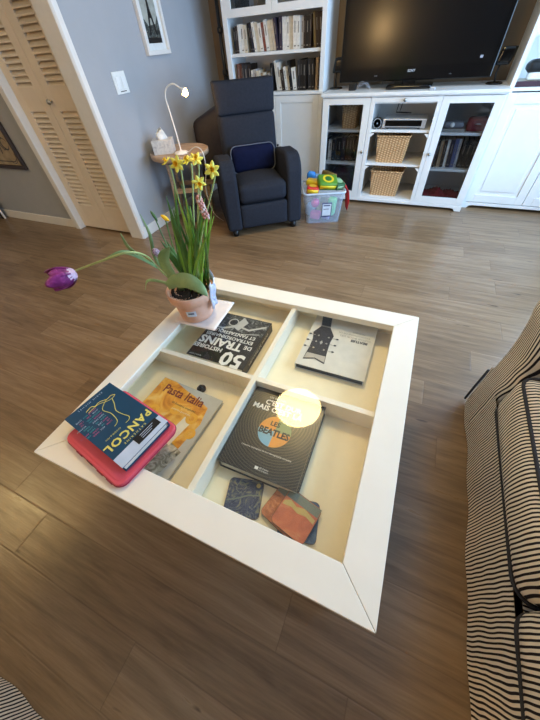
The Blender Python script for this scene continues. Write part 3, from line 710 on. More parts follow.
# hyacinth spike
b = MB(); h0 = Vector(loc(at(204, 207, .18)))
for k in range(46):
    q = k/46; a = k*2.4; r = .0075*(1-.35*q)
    p = h0+Vector((math.cos(a)*r-.012*q*1.0, math.sin(a)*r, -.028+.056*q))
    b.lathe([(0, -.004), (.0034, -.002), (.0038, .002), (0, .0045)], p, n=6, m=0 if k % 3 else 1)
b.build('hyacinth_flower', [mat('hyacinth_pink', srgb(214, 150, 136), .6, noise=.2), mat('hyacinth_pale', srgb(234, 206, 196), .6)], t, smooth=True)
b = MB(); b.tube([loc(base0), h0-Vector((0, 0, .03)), h0+Vector((-.01, 0, .02))], .004, n=6); b.build('flower_stem', G1, t, smooth=True)
# tulip leaves (broad, glaucous)
blade([(PX-.03, PY-.01, .61), at(164, 262, .17), at(170, 246, .17)], .042, G3, side=(1, .2, 0))
lf = [at(168, 284, .16), at(176, 276, .14), at(196, 279, .12), at(209, 293, .11)]
blade([at(167, 287, .145), at(176, 281, .13), at(188, 281, .115), at(200, 288, .105), at(209, 298, .10)], .046, G3, fold=.22, n=24)
blade([(PX-.045, PY+.01, .61), at(157, 262, .22), at(150, 235, .2), at(140, 214, .2)], .011, G3)
blade([(PX-.045, PY+.01, .61), at(150, 280, .18), at(145, 290, .16)], .010, G3, side=(0, .6, 1))
for (u, v, wd, m_) in [(160, 240, .014, G2), (166, 240, .016, G2), (177, 250, .022, G2), (172, 262, .022, G3), (184, 256, .020, G2), (162, 248, .02, G2), (186, 240, .016, G2)]:
    y = PY+rr.uniform(.0, .05); e = at(u, v, y); s = (PX-.02+rr.uniform(-.02, .03), PY+rr.uniform(-.01, .04), .605)
    blade([s, [(s[i]+e[i])/2+(0, 0, .02)[i] for i in range(3)], e], wd, m_)
# drooping tulip
TP = [(PX-.05, PY, .61), at(158, 268, .16), at(146, 256, .10), at(128, 252.5, .05), at(104, 260, .02), at(76, 270.5, .0)]
b = MB(); b.tube(bez([loc(p) for p in TP], 8), .0032, n=8); b.build('flower_stem', STEM, t, smooth=True)
blade([at(158, 268, .15), at(140, 257, .09), at(122, 252, .05), at(104, 259, .025)], .012, G3, side=(0, .5, 1))
blade([at(138, 254.5, .08), at(128, 247, .07), at(120, 233, .07)], .014, G3, side=(1, 0, .5))
tc_ = Vector(loc(at(75, 273, .0))); tip_ = Vector(loc(at(51, 281, .0))); ax = (CR @ Vector((-.88, -.40, .12))).normalized()
u_ = ax.cross(Vector((0, 0, 1))).normalized(); v_ = ax.cross(u_)
b = MB()
for k in range(6):
    a = 2*PI*k/6+.25; d = u_*math.cos(a)+v_*math.sin(a); sd = ax.cross(d); lay = 1.0 if k % 2 else .86
    def f(p, q, d=d, sd=sd, lay=lay, k=k):
        rad = .038*lay*(math.sin(PI*min(1, .06+.55*p))**.7); ww = .040*(math.sin(PI*min(1, .10+.84*p))**.65)*(q-.5)
        return tc_ + ax*((.086, .066, .078, .084, .064, .080)[k]*p) + d*(rad*math.sqrt(max(0, 1-(1.3*(q-.5))**2))) + sd*ww*1.1
    b.grid(f, 10, 6, 0)
    n0 = len(b.f)-60
    for r_ in range(6):
        for c_ in range(1 if r_ in (0, 5) else 2): b.m[n0+r_*10+c_] = 1
b.lathe([(0, -.004), (.010, .0), (.014, .008), (.006, .014), (0, .015)], tc_, axis=ax.to_track_quat('Z', 'Y').to_matrix(), n=14, m=1)
o = b.build('tulip_flower', [PUR, PALE], t, smooth=True); sm = o.modifiers.new('s', 'SOLIDIFY'); sm.thickness = .0008

# ================================================================ SIDEBOARD (TV bench)
def knob(parent, x, y, z, r=.012, m=None):
    b = MB(); b.lathe([(.005, 0), (.005, .012), (r, .016), (r*1.05, .022), (r*.7, .028), (0, .029)], (x, y, z), axis=Matrix.Rotation(PI/2, 3, 'X'), n=18)
    return b.build('knob', m or STEEL, parent, smooth=True)
BX0, BX1, BYF, BYB, BH = -.625, .785, 2.86, 3.35, .868
t = thing('sideboard', 'white sideboard with two glass doors and a central drawer carrying the television', 'sideboard', (0, 0, 0))
b = MB()
b.box(BX0, BX0+.02, BYF+.02, BYB, .05, BH-.025); b.box(BX1-.02, BX1, BYF+.02, BYB, .05, BH-.025)
for x in (-.20, .335): b.box(x, x+.022, BYF+.02, BYB, .05, BH-.025)
b.box(BX0, BX1, BYB-.012, BYB, .05, BH-.025); b.box(BX0, BX1, BYF+.005, BYB, .05, .068)
b.box(-.19, .345, BYF+.02, BYB, .79, .80)
# face of the middle bay: narrow stiles with small corner brackets
for x0, x1, s in ((-.20, -.165, 1), (.325, .357, -1)):
    b.box(x0, x1, BYF, BYF+.02, .05, BH-.025)
for zz in (.601, .345):
    for xx, s in ((-.165, 1), (.325, -1)): b.prism([(xx, zz-.012), (xx+s*.035, zz-.012), (xx, zz-.04)][::s], BYF+.002, BYF+.02, axis='y')
b.build('body', WHITE, t, bevel=.0012)
b = MB(); b.box(BX0-.015, BX1+.015, BYF-.02, BYB, BH-.022, BH); b.box(BX0-.008, BX1+.008, BYF-.012, BYB, BH-.03, BH-.022); b.build('top_board', WHITE, t, bevel=.003)
b = MB()
pl = [(BX0-.006, 0), (BX0+.045, 0), (BX0+.06, .02), (BX0+.09, .026), (BX1-.09, .026), (BX1-.06, .02), (BX1-.045, 0), (BX1+.006, 0), (BX1+.006, .05), (BX0-.006, .05)]
b.prism(pl, BYF-.004, BYF+.016, axis='y'); b.box(BX0, BX0+.02, BYF+.016, BYB, 0, .05); b.box(BX1-.02, BX1, BYF+.016, BYB, 0, .05)
b.build('plinth', WHITE, t, bevel=.002)
for x0, x1, zz in ((BX0+.02, -.20, (.61, .352)), (-.178, .335, (.613, .357)), (.357, BX1-.02, (.598, .335))):
    for z in zz: b = MB(); b.box(x0, x1, BYF+.024, BYB-.012, z-.018, z); b.build('shelf', WHITE, t, bevel=.001)
def glass_door(x0, x1, kx, fr=.058):
    b = MB(); z0, z1 = .054, BH-.034; y0, y1 = BYF, BYF+.02
    b.box(x0, x0+fr, y0, y1, z0, z1); b.box(x1-fr, x1, y0, y1, z0, z1); b.box(x0+fr, x1-fr, y0, y1, z0, z0+.055); b.box(x0+fr, x1-fr, y0, y1, z1-.045, z1)
    d = b.build('glass_door', WHITE, t, bevel=.002)
    b = MB(); b.box(x0+fr, x1-fr, y0+.008, y0+.012, z0+.055, z1-.045); b.build('glass_pane', DGLASS, d)
    knob(d, kx, y0, .452)
glass_door(BX0, -.203, -.215); glass_door(.359, BX1, .375)
b = MB(); b.box(-.193, .35, BYF-.001, BYF+.018, .80, BH-.034); dr = b.build('drawer', WHITE, t, bevel=.002); knob(dr, .075, BYF-.001, .817)

# ================================================================ left bookcase
LX0, LX1, LYF, LYB = -1.625, -.665, 2.98, 3.35
t = thing('bookcase', 'tall white bookcase with open shelves of books behind the recliner', 'bookcase')
b = MB()
b.box(LX0, LX0+.025, LYF+.02, LYB, .0, 2.1); b.box(LX1-.025, LX1, LYF+.02, LYB, 0, 2.1); b.box(LX0+.025, LX1-.025, LYB-.012, LYB, .05, 2.1)
b.box(LX0, LX1, LYF+.02, LYB, 2.1, 2.13)
for z0, z1 in ((.855, .875), (1.378, 1.398), (.05, .07)): b.box(LX0+.025, LX1-.025, LYF+.02, LYB-.012, z0, z1)
for x0, x1 in ((LX0, LX0+.045), (LX1-.04, LX1)): b.box(x0, x1, LYF, LYF+.02, .05, 2.1)
b.build('body', WHITE, t, bevel=.0015)
b = MB(); b.box(LX0-.004, LX1+.004, LYF-.006, LYF+.02, 0, .05); b.build('plinth', WHITE, t, bevel=.002)
b = MB(); b.box(LX0+.025, LX1-.025, LYF+.022, LYB-.012, 1.123, 1.145); b.build('shelf', WHITE, t, bevel=.001)
b = MB(); b.box(LX0, LX1, LYF-.010, LYF+.02, .853, .877); b.build('waist_moulding', WHITE, t, bevel=.003)
mx = (LX0+LX1)/2
for s, x0, x1 in ((0, LX0+.045, mx-.002), (1, mx+.002, LX1-.04)):
    b = MB(); z0, z1, y0, y1 = .055, .85, LYF, LYF+.018; fr = .055
    b.box(x0, x0+fr, y0, y1, z0, z1); b.box(x1-fr, x1, y0, y1, z0, z1); b.box(x0+fr, x1-fr, y0, y1, z0, z0+fr); b.box(x0+fr, x1-fr, y0, y1, z1-fr, z1); b.box(x0+fr, x1-fr, y0+.008, y1, z0+fr, z1-fr)
    d = b.build('panel_door', WHITE, t, bevel=.002); knob(d, (x1-.02) if s == 0 else (x0+.02), y0, .46, .010, BLACK)
    b = MB(); z0, z1 = 1.362, 2.09; fr = .05
    b.box(x0, x0+fr, y0, y1, z0, z1); b.box(x1-fr, x1, y0, y1, z0, z1); b.box(x0+fr, x1-fr, y0, y1, z0, z0+fr); b.box(x0+fr, x1-fr, y0, y1, z1-fr, z1)
    d = b.build('glass_door', WHITE, t, bevel=.002)
    b = MB(); b.box(x0+fr, x1-fr, y0+.007, y0+.011, z0+fr, z1-fr); b.build('glass_pane', DGLASS, d)
# right bookcase / cabinet
RX0, RX1 = .80, 1.76
t = thing('bookcase', 'white panelled cabinet with an open shelf at the right edge, beside the sideboard', 'cabinet')
b = MB()
b.box(RX0, RX0+.025, LYF+.02, LYB, 0, 2.1); b.box(RX1-.025, RX1, LYF+.02, LYB, 0, 2.1); b.box(RX0+.025, RX1-.025, LYB-.012, LYB, .05, 2.1)
b.box(RX0, RX1, LYF+.02, LYB, 2.1, 2.13)
for z0, z1 in ((.835, .855), (1.378, 1.398), (.05, .07)): b.box(RX0+.025, RX1-.025, LYF+.02, LYB-.012, z0, z1)
for x0, x1 in ((RX0, RX0+.03), (RX1-.03, RX1)): b.box(x0, x1, LYF, LYF+.02, .05, 2.1)
for z in (1.14,): b.prism([(RX0+.03, z-.005), (RX0+.06, z-.005), (RX0+.03, z-.03)], LYF, LYF+.02, axis='y'); b.box(RX0+.025, RX1-.025, LYF+.02, LYB-.012, z-.005, z+.015)
b.build('body', WHITE, t, bevel=.0015)
b = MB(); b.prism([(RX0, 0), (RX0+.045, 0), (RX0+.06, .02), (RX0+.09, .026), (RX1-.09, .026), (RX1-.06, .02), (RX1-.045, 0), (RX1, 0), (RX1, .05), (RX0, .05)], LYF-.006, LYF+.02, axis='y'); b.build('plinth', WHITE, t, bevel=.002)
mx = (RX0+RX1)/2
for s, x0, x1 in ((0, RX0+.012, mx-.002), (1, mx+.002, RX1-.012)):
    b = MB(); z0, z1, y0, y1 = .055, .828, LYF-.004, LYF+.018; fr = .065
    b.box(x0, x0+fr, y0, y1, z0, z1); b.box(x1-fr, x1, y0, y1, z0, z1); b.box(x0+fr, x1-fr, y0, y1, z0, z0+fr); b.box(x0+fr, x1-fr, y0, y1, z1-fr, z1); b.box(x0+fr, x1-fr, y0+.010, y1, z0+fr, z1-fr)
    b.box(x0+fr+.03, x1-fr-.03, y0+.005, y1, z0+fr+.03, z1-fr-.03)
    b.build('panel_door', WHITE, t, bevel=.003)

# ---- books standing on shelves
def std_book(x, y, z, T, H, D, c, lean, label, grp, band=None):
    b = MB(); e = .0015
    b.box(0, e, 0, D, 0, H); b.box(T-e, T, 0, D, 0, H); b.box(e, T-e, 0, e, 0, H)
    b.box(e, T-e, .003, D-.004, .003, H-.003, 1)
    ms = [c, PAGES]
    if band:
        ms.append(band)
        b.box(T*.38, T*.62, -.0005, 0, H*.50, H*.84, 2); b.box(T*.25, T*.75, -.0005, 0, H*.08, H*.12, 2)
    o = b.build('book', ms); o.location = (x, y, z); o.rotation_euler = (0, lean, 0)
    tag(o, label, 'book', grp); return o
MGREY = mat('spine_print', srgb(120, 114, 108), .5, noise=.3, scale=300)
BC = {'white': (226, 222, 214), 'cream': (206, 194, 172), 'black': (16, 15, 17), 'dark brown': (44, 30, 24), 'rust red': (128, 62, 44), 'deep purple': (48, 42, 62), 'olive brown': (122, 102, 58), 'pale grey': (176, 176, 178), 'reddish brown': (110, 68, 54), 'charcoal': (36, 37, 42), 'navy': (22, 26, 46), 'dark red': (122, 34, 40), 'mid blue': (70, 84, 128), 'tan': (168, 140, 108)}
BM = {k: mat('book_'+k.replace(' ', '_'), srgb(*v), .45, noise=.12, scale=60) for k, v in BC.items()}
ORD = ['first', 'second', 'third', 'fourth', 'fifth', 'sixth', 'seventh', 'eighth', 'ninth', 'tenth', 'eleventh', 'twelfth', 'thirteenth', 'fourteenth', 'fifteenth', 'sixteenth', 'seventeenth', 'eighteenth', 'nineteenth', 'twentieth', 'twenty-first', 'twenty-second', 'twenty-third', 'twenty-fourth', 'twenty-fifth', 'twenty-sixth', 'twenty-seventh', 'twenty-eighth', 'twenty-ninth', 'thirtieth']
def shelf_row(seq, x0, x1, y, z, hmax, where, grp, seed, Dp=.16, hmin=.8, leans=()):
    rr = random.Random(seed); tot = 0; items = []; gap = 0
    for i, s in enumerate(seq):
        c, h, l = s if isinstance(s, tuple) else (s, rr.uniform(hmin, 1), 0)
        for a, e, dg in leans:
            if a <= i < e: l = dg
        T = rr.uniform(.016, .038); H = h*hmax*rr.uniform(.97, 1.0); items.append([c, H, l, T]); tot += T
        if l and (i == 0 or items[i-1][2] == 0): gap += H*math.sin(math.radians(-l))
    k = (x1-x0-gap)/tot; x = x0; prev = 0
    for i, (c, H, l, T) in enumerate(items):
        T *= k
        if l and not prev: x += H*math.sin(math.radians(-l))
        prev = l; lean = math.radians(l)
        band = MGREY if c in ('black', 'dark brown', 'charcoal', 'navy', 'dark red', 'deep purple', 'mid blue', 'reddish brown') else (MGREY if rr.random() < .6 else None)
        std_book(x, y+rr.uniform(0, .02), z+.0005, T*math.cos(lean)-.0022, H, Dp, BM[c], lean, '%s book, %s from the left on %s' % (c, ORD[i], where), grp, band)
        x += T
sh1 = [('black', .82, 0), ('dark brown', .85, 0), ('white', .88, 0), ('white', .88, 0), ('cream', .86, 0), ('black', .9, 0), ('navy', .88, 0), ('white', .9, 0), ('cream', .88, 0), ('white', .86, 0), ('rust red', .86, 0), ('white', .93, 0), ('cream', .92, 0), ('white', .92, 0), ('deep purple', .97, 0), ('deep purple', 1.0, 0), ('white', .95, 0), ('white', .95, 0), ('cream', .95, 0), ('white', .95, 0), ('white', .94, 0), ('pale grey', .93, 0), ('dark brown', .93, 0), ('black', .93, 0), ('dark brown', .95, 0), ('olive brown', 1.0, 0), ('dark brown', 1.0, 0), ('dark brown', 1.0, 0)]
shelf_row(sh1, -1.565, -.70, 3.04, 1.145, .205, 'the upper open bookcase shelf', 'books on the upper open bookcase shelf', 4, hmin=.85, leans=((5, 15, -8), (25, 28, -6)))
sh2 = [('reddish brown', .95, 0), ('reddish brown', .93, 0), ('charcoal', .95, 0), ('charcoal', .93, 0), ('black', .92, 0), ('white', .72, 0), ('pale grey', .74, 0), ('cream', .7, 0), ('tan', .62, 0), ('cream', .62, 0), ('pale grey', .6, 0), ('black', .9, 0), ('white', .98, 0), ('white', .90, 0), ('dark brown', .7, 0), ('white', .78, 0), ('cream', .76, 0), ('black', .95, 0), ('white', .74, 0), ('charcoal', .95, 0), ('black', .98, 0), ('black', .96, 0), ('charcoal', .96, 0), ('black', .95, 0), ('tan', 1.0, 0), ('dark brown', .95, 0), ('dark brown', .98, 0)]
shelf_row(sh2, -1.565, -.70, 3.04, .8755, .215, 'the lower open bookcase shelf', 'books on the lower open bookcase shelf', 9, leans=((6, 10, -7), (12, 19, -9), (22, 24, -4)))
shelf_row(['charcoal', 'black', 'charcoal', 'pale grey', 'tan'], -1.53, -1.30, 3.05, 1.3985, .20, 'the shelf behind the upper glass door', 'books behind the upper glass door', 2)
shelf_row([('black', .9, 0), ('white', .82, 0), ('black', .85, 0), ('charcoal', .9, 0), ('black', .92, 0), ('navy', .97, 0), ('black', .95, 0), ('charcoal', .98, 0), ('black', 1., 0), ('black', .98, 0)], -.60, -.285, 2.93, .3525, .205, 'the middle shelf behind the left glass door', 'books behind the left glass door', 5)
shelf_row([('dark red', .95, 0), ('dark red', .9, 0), ('charcoal', .92, 0), ('tan', .92, 0), ('black', .94, 0), ('white', .95, 0), ('navy', .97, 0), ('mid blue', .98, 0), ('pale grey', .98, 0), ('black', .95, 0), ('charcoal', .96, 0), ('navy', .96, 0), ('charcoal', .9, 0)], .365, .755, 2.93, .3355, .215, 'the middle shelf behind the right glass door', 'books behind the right glass door', 6, leans=((3, 9, -5),))

# ---- baskets
def basket(label, x, y, z, w, d, h):
    t = thing('wicker_basket', label, 'basket', (x, y, z), 0, None)
    b = MB()
    n = 10
    def ring(f, zz, off=0): return [(p[0], p[1], zz) for p in rrect(w*f-off*2, d*f-off*2, .02)]
    levels = [(0.86, 0), (.90, h*.3), (.95, h*.65), (1.0, h)]
    vs = []; 
    for f, zz in levels: vs += ring(f, zz)
    k = len(ring(1, 0)); inner = []
    for f, zz in levels[::-1]: inner += ring(f, max(zz, .008), .007)
    vs += inner; L = 8
    fs = [(i*k+j, i*k+(j+1) % k, (i+1)*k+(j+1) % k, (i+1)*k+j) for i in range(L-1) for j in range(k)]
    fs += [tuple(range(k))[::-1], tuple(range((L-1)*k, L*k))]
    b.add(vs, fs); b.build('basket_body', WICK, t)
    b = MB(); rp = [(p[0], p[1], h) for p in rrect(w, d, .02)]; b.tube(rp+[rp[0]], .007, n=8, cap=False); b.build('basket_rim', WICK, t, smooth=True)
basket('wicker basket on the middle shelf of the open central bay', .04, 3.02, .3575, .29, .24, .205)
basket('wicker basket on the bottom of the open central bay', .045, 3.02, .0685, .30, .24, .215)
basket('wicker basket on the top shelf behind the left glass door', -.385, 3.02, .6105, .15, .2, .165)
# ---- devices in the central bay
t = thing('media_player', 'silver and black disc player on the top shelf of the central bay', 'media player', (.10, 3.0, .6135))
b = MB(); b.box(-.18, .18, -.09, .11, .006, .072); b.build('casing', SILVER, t, bevel=.004)
b = MB(); b.box(-.155, .145, -.093, -.09, .022, .062); b.build('display_window', GLOSS, t)
b = MB(); b.box(-.15, .14, -.0935, -.091, .009, .014); b.box(-.14, -.12, -.08, -.05, 0, .006); b.box(.12, .14, -.08, -.05, 0, .006); b.build('base_strip', BLACK, t)
t = thing('round_speaker', 'small round black speaker with a pale ring left of the disc player', 'speaker', (-.125, 2.935, .6135))
q = Matrix.Rotation(PI/2, 3, 'X')
b = MB(); b.lathe([(0, -.03), (.036, -.03), (.040, -.02), (.040, .02), (.036, .028), (0, .028)], (0, 0, .0405), axis=q, n=32); b.build('speaker_body', BLACK, t, smooth=True)
b = MB(); b.lathe([(.031, .0282), (.034, .0295), (.0355, .0282)], (0, 0, .0405), axis=q, n=32); b.lathe([(0, .0285), (.006, .0285), (.005, .031), (0, .031)], (0, 0, .0405), axis=q, n=16); b.build('dial_ring', SILVER, t, smooth=True)
for xx in (.0, .03):
    b = MB(); b.tube([(xx, 3.3, .79), (xx+.005, 3.15, .74), (xx, 3.12, .70), (xx+.1, 3.15, .69)], .004, n=6)
    o = b.build('cable', BLACK, smooth=True); tag(o, 'black cable hanging behind the disc player in the central bay', 'cable', 'cables behind the disc player')
# right glass door items
t = thing('game_controller', 'grey and white handheld device on the top shelf behind the right glass door', 'gadget', (.50, 2.97, .5985))
b = MB(); b.puff(-.075, .075, -.05, .05, .022, .065, r=.018, n=8); b.build('gadget_body', mat('grey_plastic', srgb(120, 124, 132), .5), t, smooth=True)
b = MB(); b.lathe([(0, 0), (.018, 0), (.016, .006), (0, .008)], (-.01, -.045, .045), axis=Matrix.Rotation(PI/2.4, 3, 'X'), n=16); b.build('dial', WHT, t, smooth=True)
b = MB(); b.box(-.085, .09, -.055, .055, 0, .02); o = b.build('flat_case', mat('grey_beige', srgb(150, 144, 136), .6), bevel=.003); o.location = (.50, 2.97, .599); tag(o, 'flat grey-beige case under the handheld device behind the right glass door', 'case')
t = thing('red_case', 'dark red zipped case on the top shelf behind the right glass door', 'case', (.675, 2.98, .5985))
b = MB(); b.puff(-.075, .075, -.06, .06, 0, .085, r=.02, bulge=(0, .004, .004), n=8); b.build('case_body', mat('dark_red_cloth', srgb(118, 28, 42), .7), t, smooth=True)
b = MB(); b.tube([(-.02, -.063, .05), (-.01, -.075, .055), (.01, -.075, .055), (.02, -.063, .05)], .004, n=6); b.build('handle', SILVER, t, smooth=True)
b = MB()
def clo(u, v): return (.42+.33*u, 2.93+.24*v, .075+.06*math.sin(PI*v)*(.6+.4*math.sin(u*14+v*5))*math.sin(PI*min(1, .15+u*.8))+.012*math.sin(u*40)*math.sin(v*22))
b.grid(clo, 40, 20); o = b.build('folded_cloth', mat('crimson_cloth', srgb(150, 26, 44), .8, noise=.2), smooth=True); sm = o.modifiers.new('s', 'SOLIDIFY'); sm.thickness = .006; tag(o, 'crumpled crimson cloth on the bottom shelf behind the right glass door', 'cloth')
b = MB(); b.puff(-.53, -.26, 2.95, 3.2, .0690, .25, r=.03, n=8); o = b.build('storage_bag', mat('dark_plum_cloth', srgb(44, 26, 44), .8), smooth=True); tag(o, 'dark plum bag on the bottom shelf behind the left glass door', 'bag')

# ================================================================ TV and what stands on the sideboard
t = thing('television', 'large black flat television standing on the white sideboard', 'television', (.058, 3.06, BH+.0005))
b = MB(); w2 = .595; z0, z1 = .046, .765
b.box(-w2, w2, -.01, .05, z0, z1); b.build('casing', GLOSS, t, bevel=.006)
b = MB(); b.box(-w2+.035, w2-.035, -.0125, -.0095, z0+.085, z1-.03); b.build('screen', mat('screen_black', srgb(4, 4, 5), .16, noise=.01, spec=.6), t)
b = MB(); b.text('SONY', .022, .0, -.0112, z0+.058, plane='xz', bold=.0003); b.build('logo', mat('logo_white', srgb(210, 212, 216), .4), t)
b = MB(); b.text('HDMI', .010, -.28, -.0112, z0+.035, plane='xz'); b.text('1080', .010, .30, -.0112, z0+.03, plane='xz'); b.box(.475, .495, -.0128, -.0124, z0+.11, z0+.125); b.build('bezel_marks', mat('mark_grey', srgb(150, 152, 160), .4), t)
b = MB(); b.puff(-.17, .19, -.11, .12, 0, .026, r=.012, n=6); b.build('stand_base', GLOSS, t, smooth=True)
b = MB(); b.box(-.05, .05, -.01, .03, .02, z0+.01); b.build('stand_neck', GLOSS, t)
b = MB(); b.box(-.22, -.12, -.02, -.0105, z0-.018, z0); b.build('sensor_box', BLACK, t)
def speaker(label, x, y, tilt):
    t = thing('speaker', label, 'speaker', (x, y, BH+.0005), tilt)
    b = MB(); b.lathe([(0, 0), (.058, 0), (.06, .006), (.05, .012), (0, .014)], n=28); b.build('speaker_base', GLOSS, t, smooth=True)
    b = MB(); b.tube([(0, .0, .01), (-.012, .01, .06), (-.004, .012, .12)], .007, n=8); b.build('stem', BLACK, t, smooth=True)
    b = MB(); b.puff(-.045, .055, -.012, .028, .105, .205, r=.010, n=6, fn=lambda p: (p.x+(p.z-.105)*.2, p.y, p.z)); b.build('speaker_panel', GLOSS, t, smooth=True)
speaker('black desktop speaker standing right of the television', .70, 3.12, .0)
speaker('black desktop speaker standing left of the television', -.585, 3.14, .1)
t = thing('power_adapter', 'black adapter box with thin cables left of the television stand', 'adapter', (-.40, 3.0, BH+.0005))
b = MB(); b.box(-.03, .03, -.03, .03, 0, .045); b.build('adapter_box', BLACK, t, bevel=.004)
for k in range(3):
    b = MB(); b.tube(bez([(.03, -.01+.01*k, .01), (.07, -.03+.03*k, .03+.012*k), (.12, 0, .045-.01*k), (.15, .03, .004)], 6), .0022, n=6); b.build('cable', mat('grey_cable', srgb(150, 150, 156), .5), t, smooth=True)
b = MB(); b.box(-.02, .02, -.015, .015, 0, .02); o = b.build('remote_sensor', SILVER, bevel=.004); o.location = (.26, 2.88, BH+.0005); tag(o, 'tiny silver receiver at the front edge of the sideboard top', 'receiver')
# right cabinet shelf items
o = std_book(.83, 3.03, .8555, .30, .032, .22, mat('plum_book', srgb(62, 32, 42), .5), 0, 'thick dark plum book lying flat on the right cabinet shelf', None)
b = MB(); b.puff(.90, 1.02, 3.06, 3.16, .8885, .93, r=.015, n=6); o = b.build('white_box', WHT, smooth=True); tag(o, 'small white box on the plum book at the right edge', 'box')
b = MB(); b.puff(.88, .99, 3.07, 3.17, .931, .99, r=.02, bulge=(.01, 0, .01), n=8); o = b.build('dark_figurine', BLACK, smooth=True); tag(o, 'small dark lump-shaped ornament on top of the small white box', 'ornament')

# ================================================================ RECLINER
t = thing('recliner', 'charcoal fabric recliner armchair in front of the bookcase', 'armchair', (-.843, 1.938, 0), math.radians(37))
def armp(x0, x1):
    prof = [(.0, .06), (-.005, .30), (.0, .44)]+[(.13-.13*math.cos(a), .44+.155*math.sin(a)) for a in [i*PI/2/7 for i in range(1, 8)]]+[(.30, .59), (.45, .555), (.60, .53), (.66, .50), (.66, .06)]
    b = MB(); b.prism(prof[::-1], x0, x1, axis='x'); return b
armp(-.345, -.213).build('armrest', CHAR, t, smooth=False, bevel=.028, seg=4)
armp(.213, .345).build('armrest', CHAR, t, smooth=False, bevel=.028, seg=4)
b = MB(); b.puff(-.213, .213, .0, .60, .27, .42, r=.045, bulge=(0, .01, .025), n=14); b.build('seat_cushion', CHAR, t, smooth=True)
b = MB(); b.puff(-.213, .213, .005, .10, .07, .265, r=.02, bulge=(0, .006, 0), n=10); b.build('footrest', CHAR, t, smooth=True)
b = MB(); b.box(-.20, .20, .1, .62, .07, .27); b.build('base_frame', CHAR, t, bevel=.01)
TH = math.radians(8)
def backf(p):   # shear the backrest backwards as it rises, widen the head
    return (p.x*(1+.10*max(0, (p.z-.8))/.3*.6), p.y+(p.z-.42)*math.tan(TH), p.z)
b = MB(); b.puff(-.243, .243, .42, .58, .36, .82, r=.035, bulge=(.006, .02, 0), n=14, fn=backf); b.build('backrest', CHAR, t, smooth=True)
b = MB(); b.puff(-.243, .243, .415, .565, .812, 1.025, r=.022, bulge=(-.004, .015, -.022), n=14, fn=backf); b.build('headrest', CHAR, t, smooth=True)
for x, y in ((-.28, .06), (.28, .06), (-.28, .60), (.28, .60)):
    b = MB(); b.lathe([(0, 0), (.024, 0), (.028, .02), (.028, .062), (0, .062)], (x, y, 0), n=18); b.build('foot', BLACK, t, smooth=True)
# lumbar pillow
t = thing('lumbar_pillow', 'dark navy lumbar pillow with pale piping on the recliner seat', 'pillow', (-.843, 1.938, 0), math.radians(37))
fnp = lambda p: (p.x, p.y+(p.z-.42)*math.tan(TH), p.z)
b = MB(); b.puff(-.195, .195, .315, .41, .425, .625, r=.045, bulge=(0, .02, 0), n=12, fn=fnp); b.build('pillow_body', NAVY, t, smooth=True)
pr = [(p[0], .33+(p[1]+.525-.42)*math.tan(TH), p[1]+.525) for p in rrect(.392, .198, .05)]
b = MB(); b.tube(pr+[pr[0]], .0045, n=6, cap=False); b.build('piping', GREYP, t, smooth=True)
# brown chair behind the recliner
t = thing('leather_chair', 'dark brown leather chair mostly hidden behind the recliner and side table', 'chair', (-1.55, 2.55, 0), math.radians(32))
b = MB(); b.puff(-.27, .27, .10, .22, .36, .80, r=.04, n=10, fn=lambda p: (p.x, p.y+(p.z-.36)*.22, p.z+(p.x*.42+.02)*max(0, (p.z-.36)/.44))); b.build('backrest', BROWN, t, smooth=True)
b = MB(); b.puff(-.25, .25, -.17, .20, .30, .40, r=.03, n=8); b.build('seat', BROWN, t, smooth=True)
b = MB(); b.box(-.25, .25, -.16, .18, .25, .298); b.build('seat_frame', PINE, t, bevel=.005)
for x in (-.22, .22):
    for y in (-.13, .16):
        b = MB(); b.tube([(x, y, 0), (x, y, .25)], [.014, .02], n=12); b.build('leg', PINE, t, smooth=True)
# folded black stand in the gap
t = thing('folded_tripod', 'black folded tripod stand in the gap between grey wall and bookcase', 'tripod', (-1.72, 3.08, 0))
b = MB(); b.tube([(0, 0, .05), (0.0, 0, 1.75)], .016, n=10); b.build('pole', BLACK, t, smooth=True)
for k in range(3):
    a = 2*PI*k/3+.5; b = MB(); b.tube([(.035*math.cos(a), .035*math.sin(a), 0.01), (.02*math.cos(a), .02*math.sin(a), 1.0)], .010, n=8); b.build('leg', BLACK, t, smooth=True)
for z in (1.0, 1.28): b = MB(); b.lathe([(.017, 0), (.026, .008), (.026, .035), (.017, .045)], (0, 0, z), n=14); b.build('collar', BLACK, t, smooth=True)

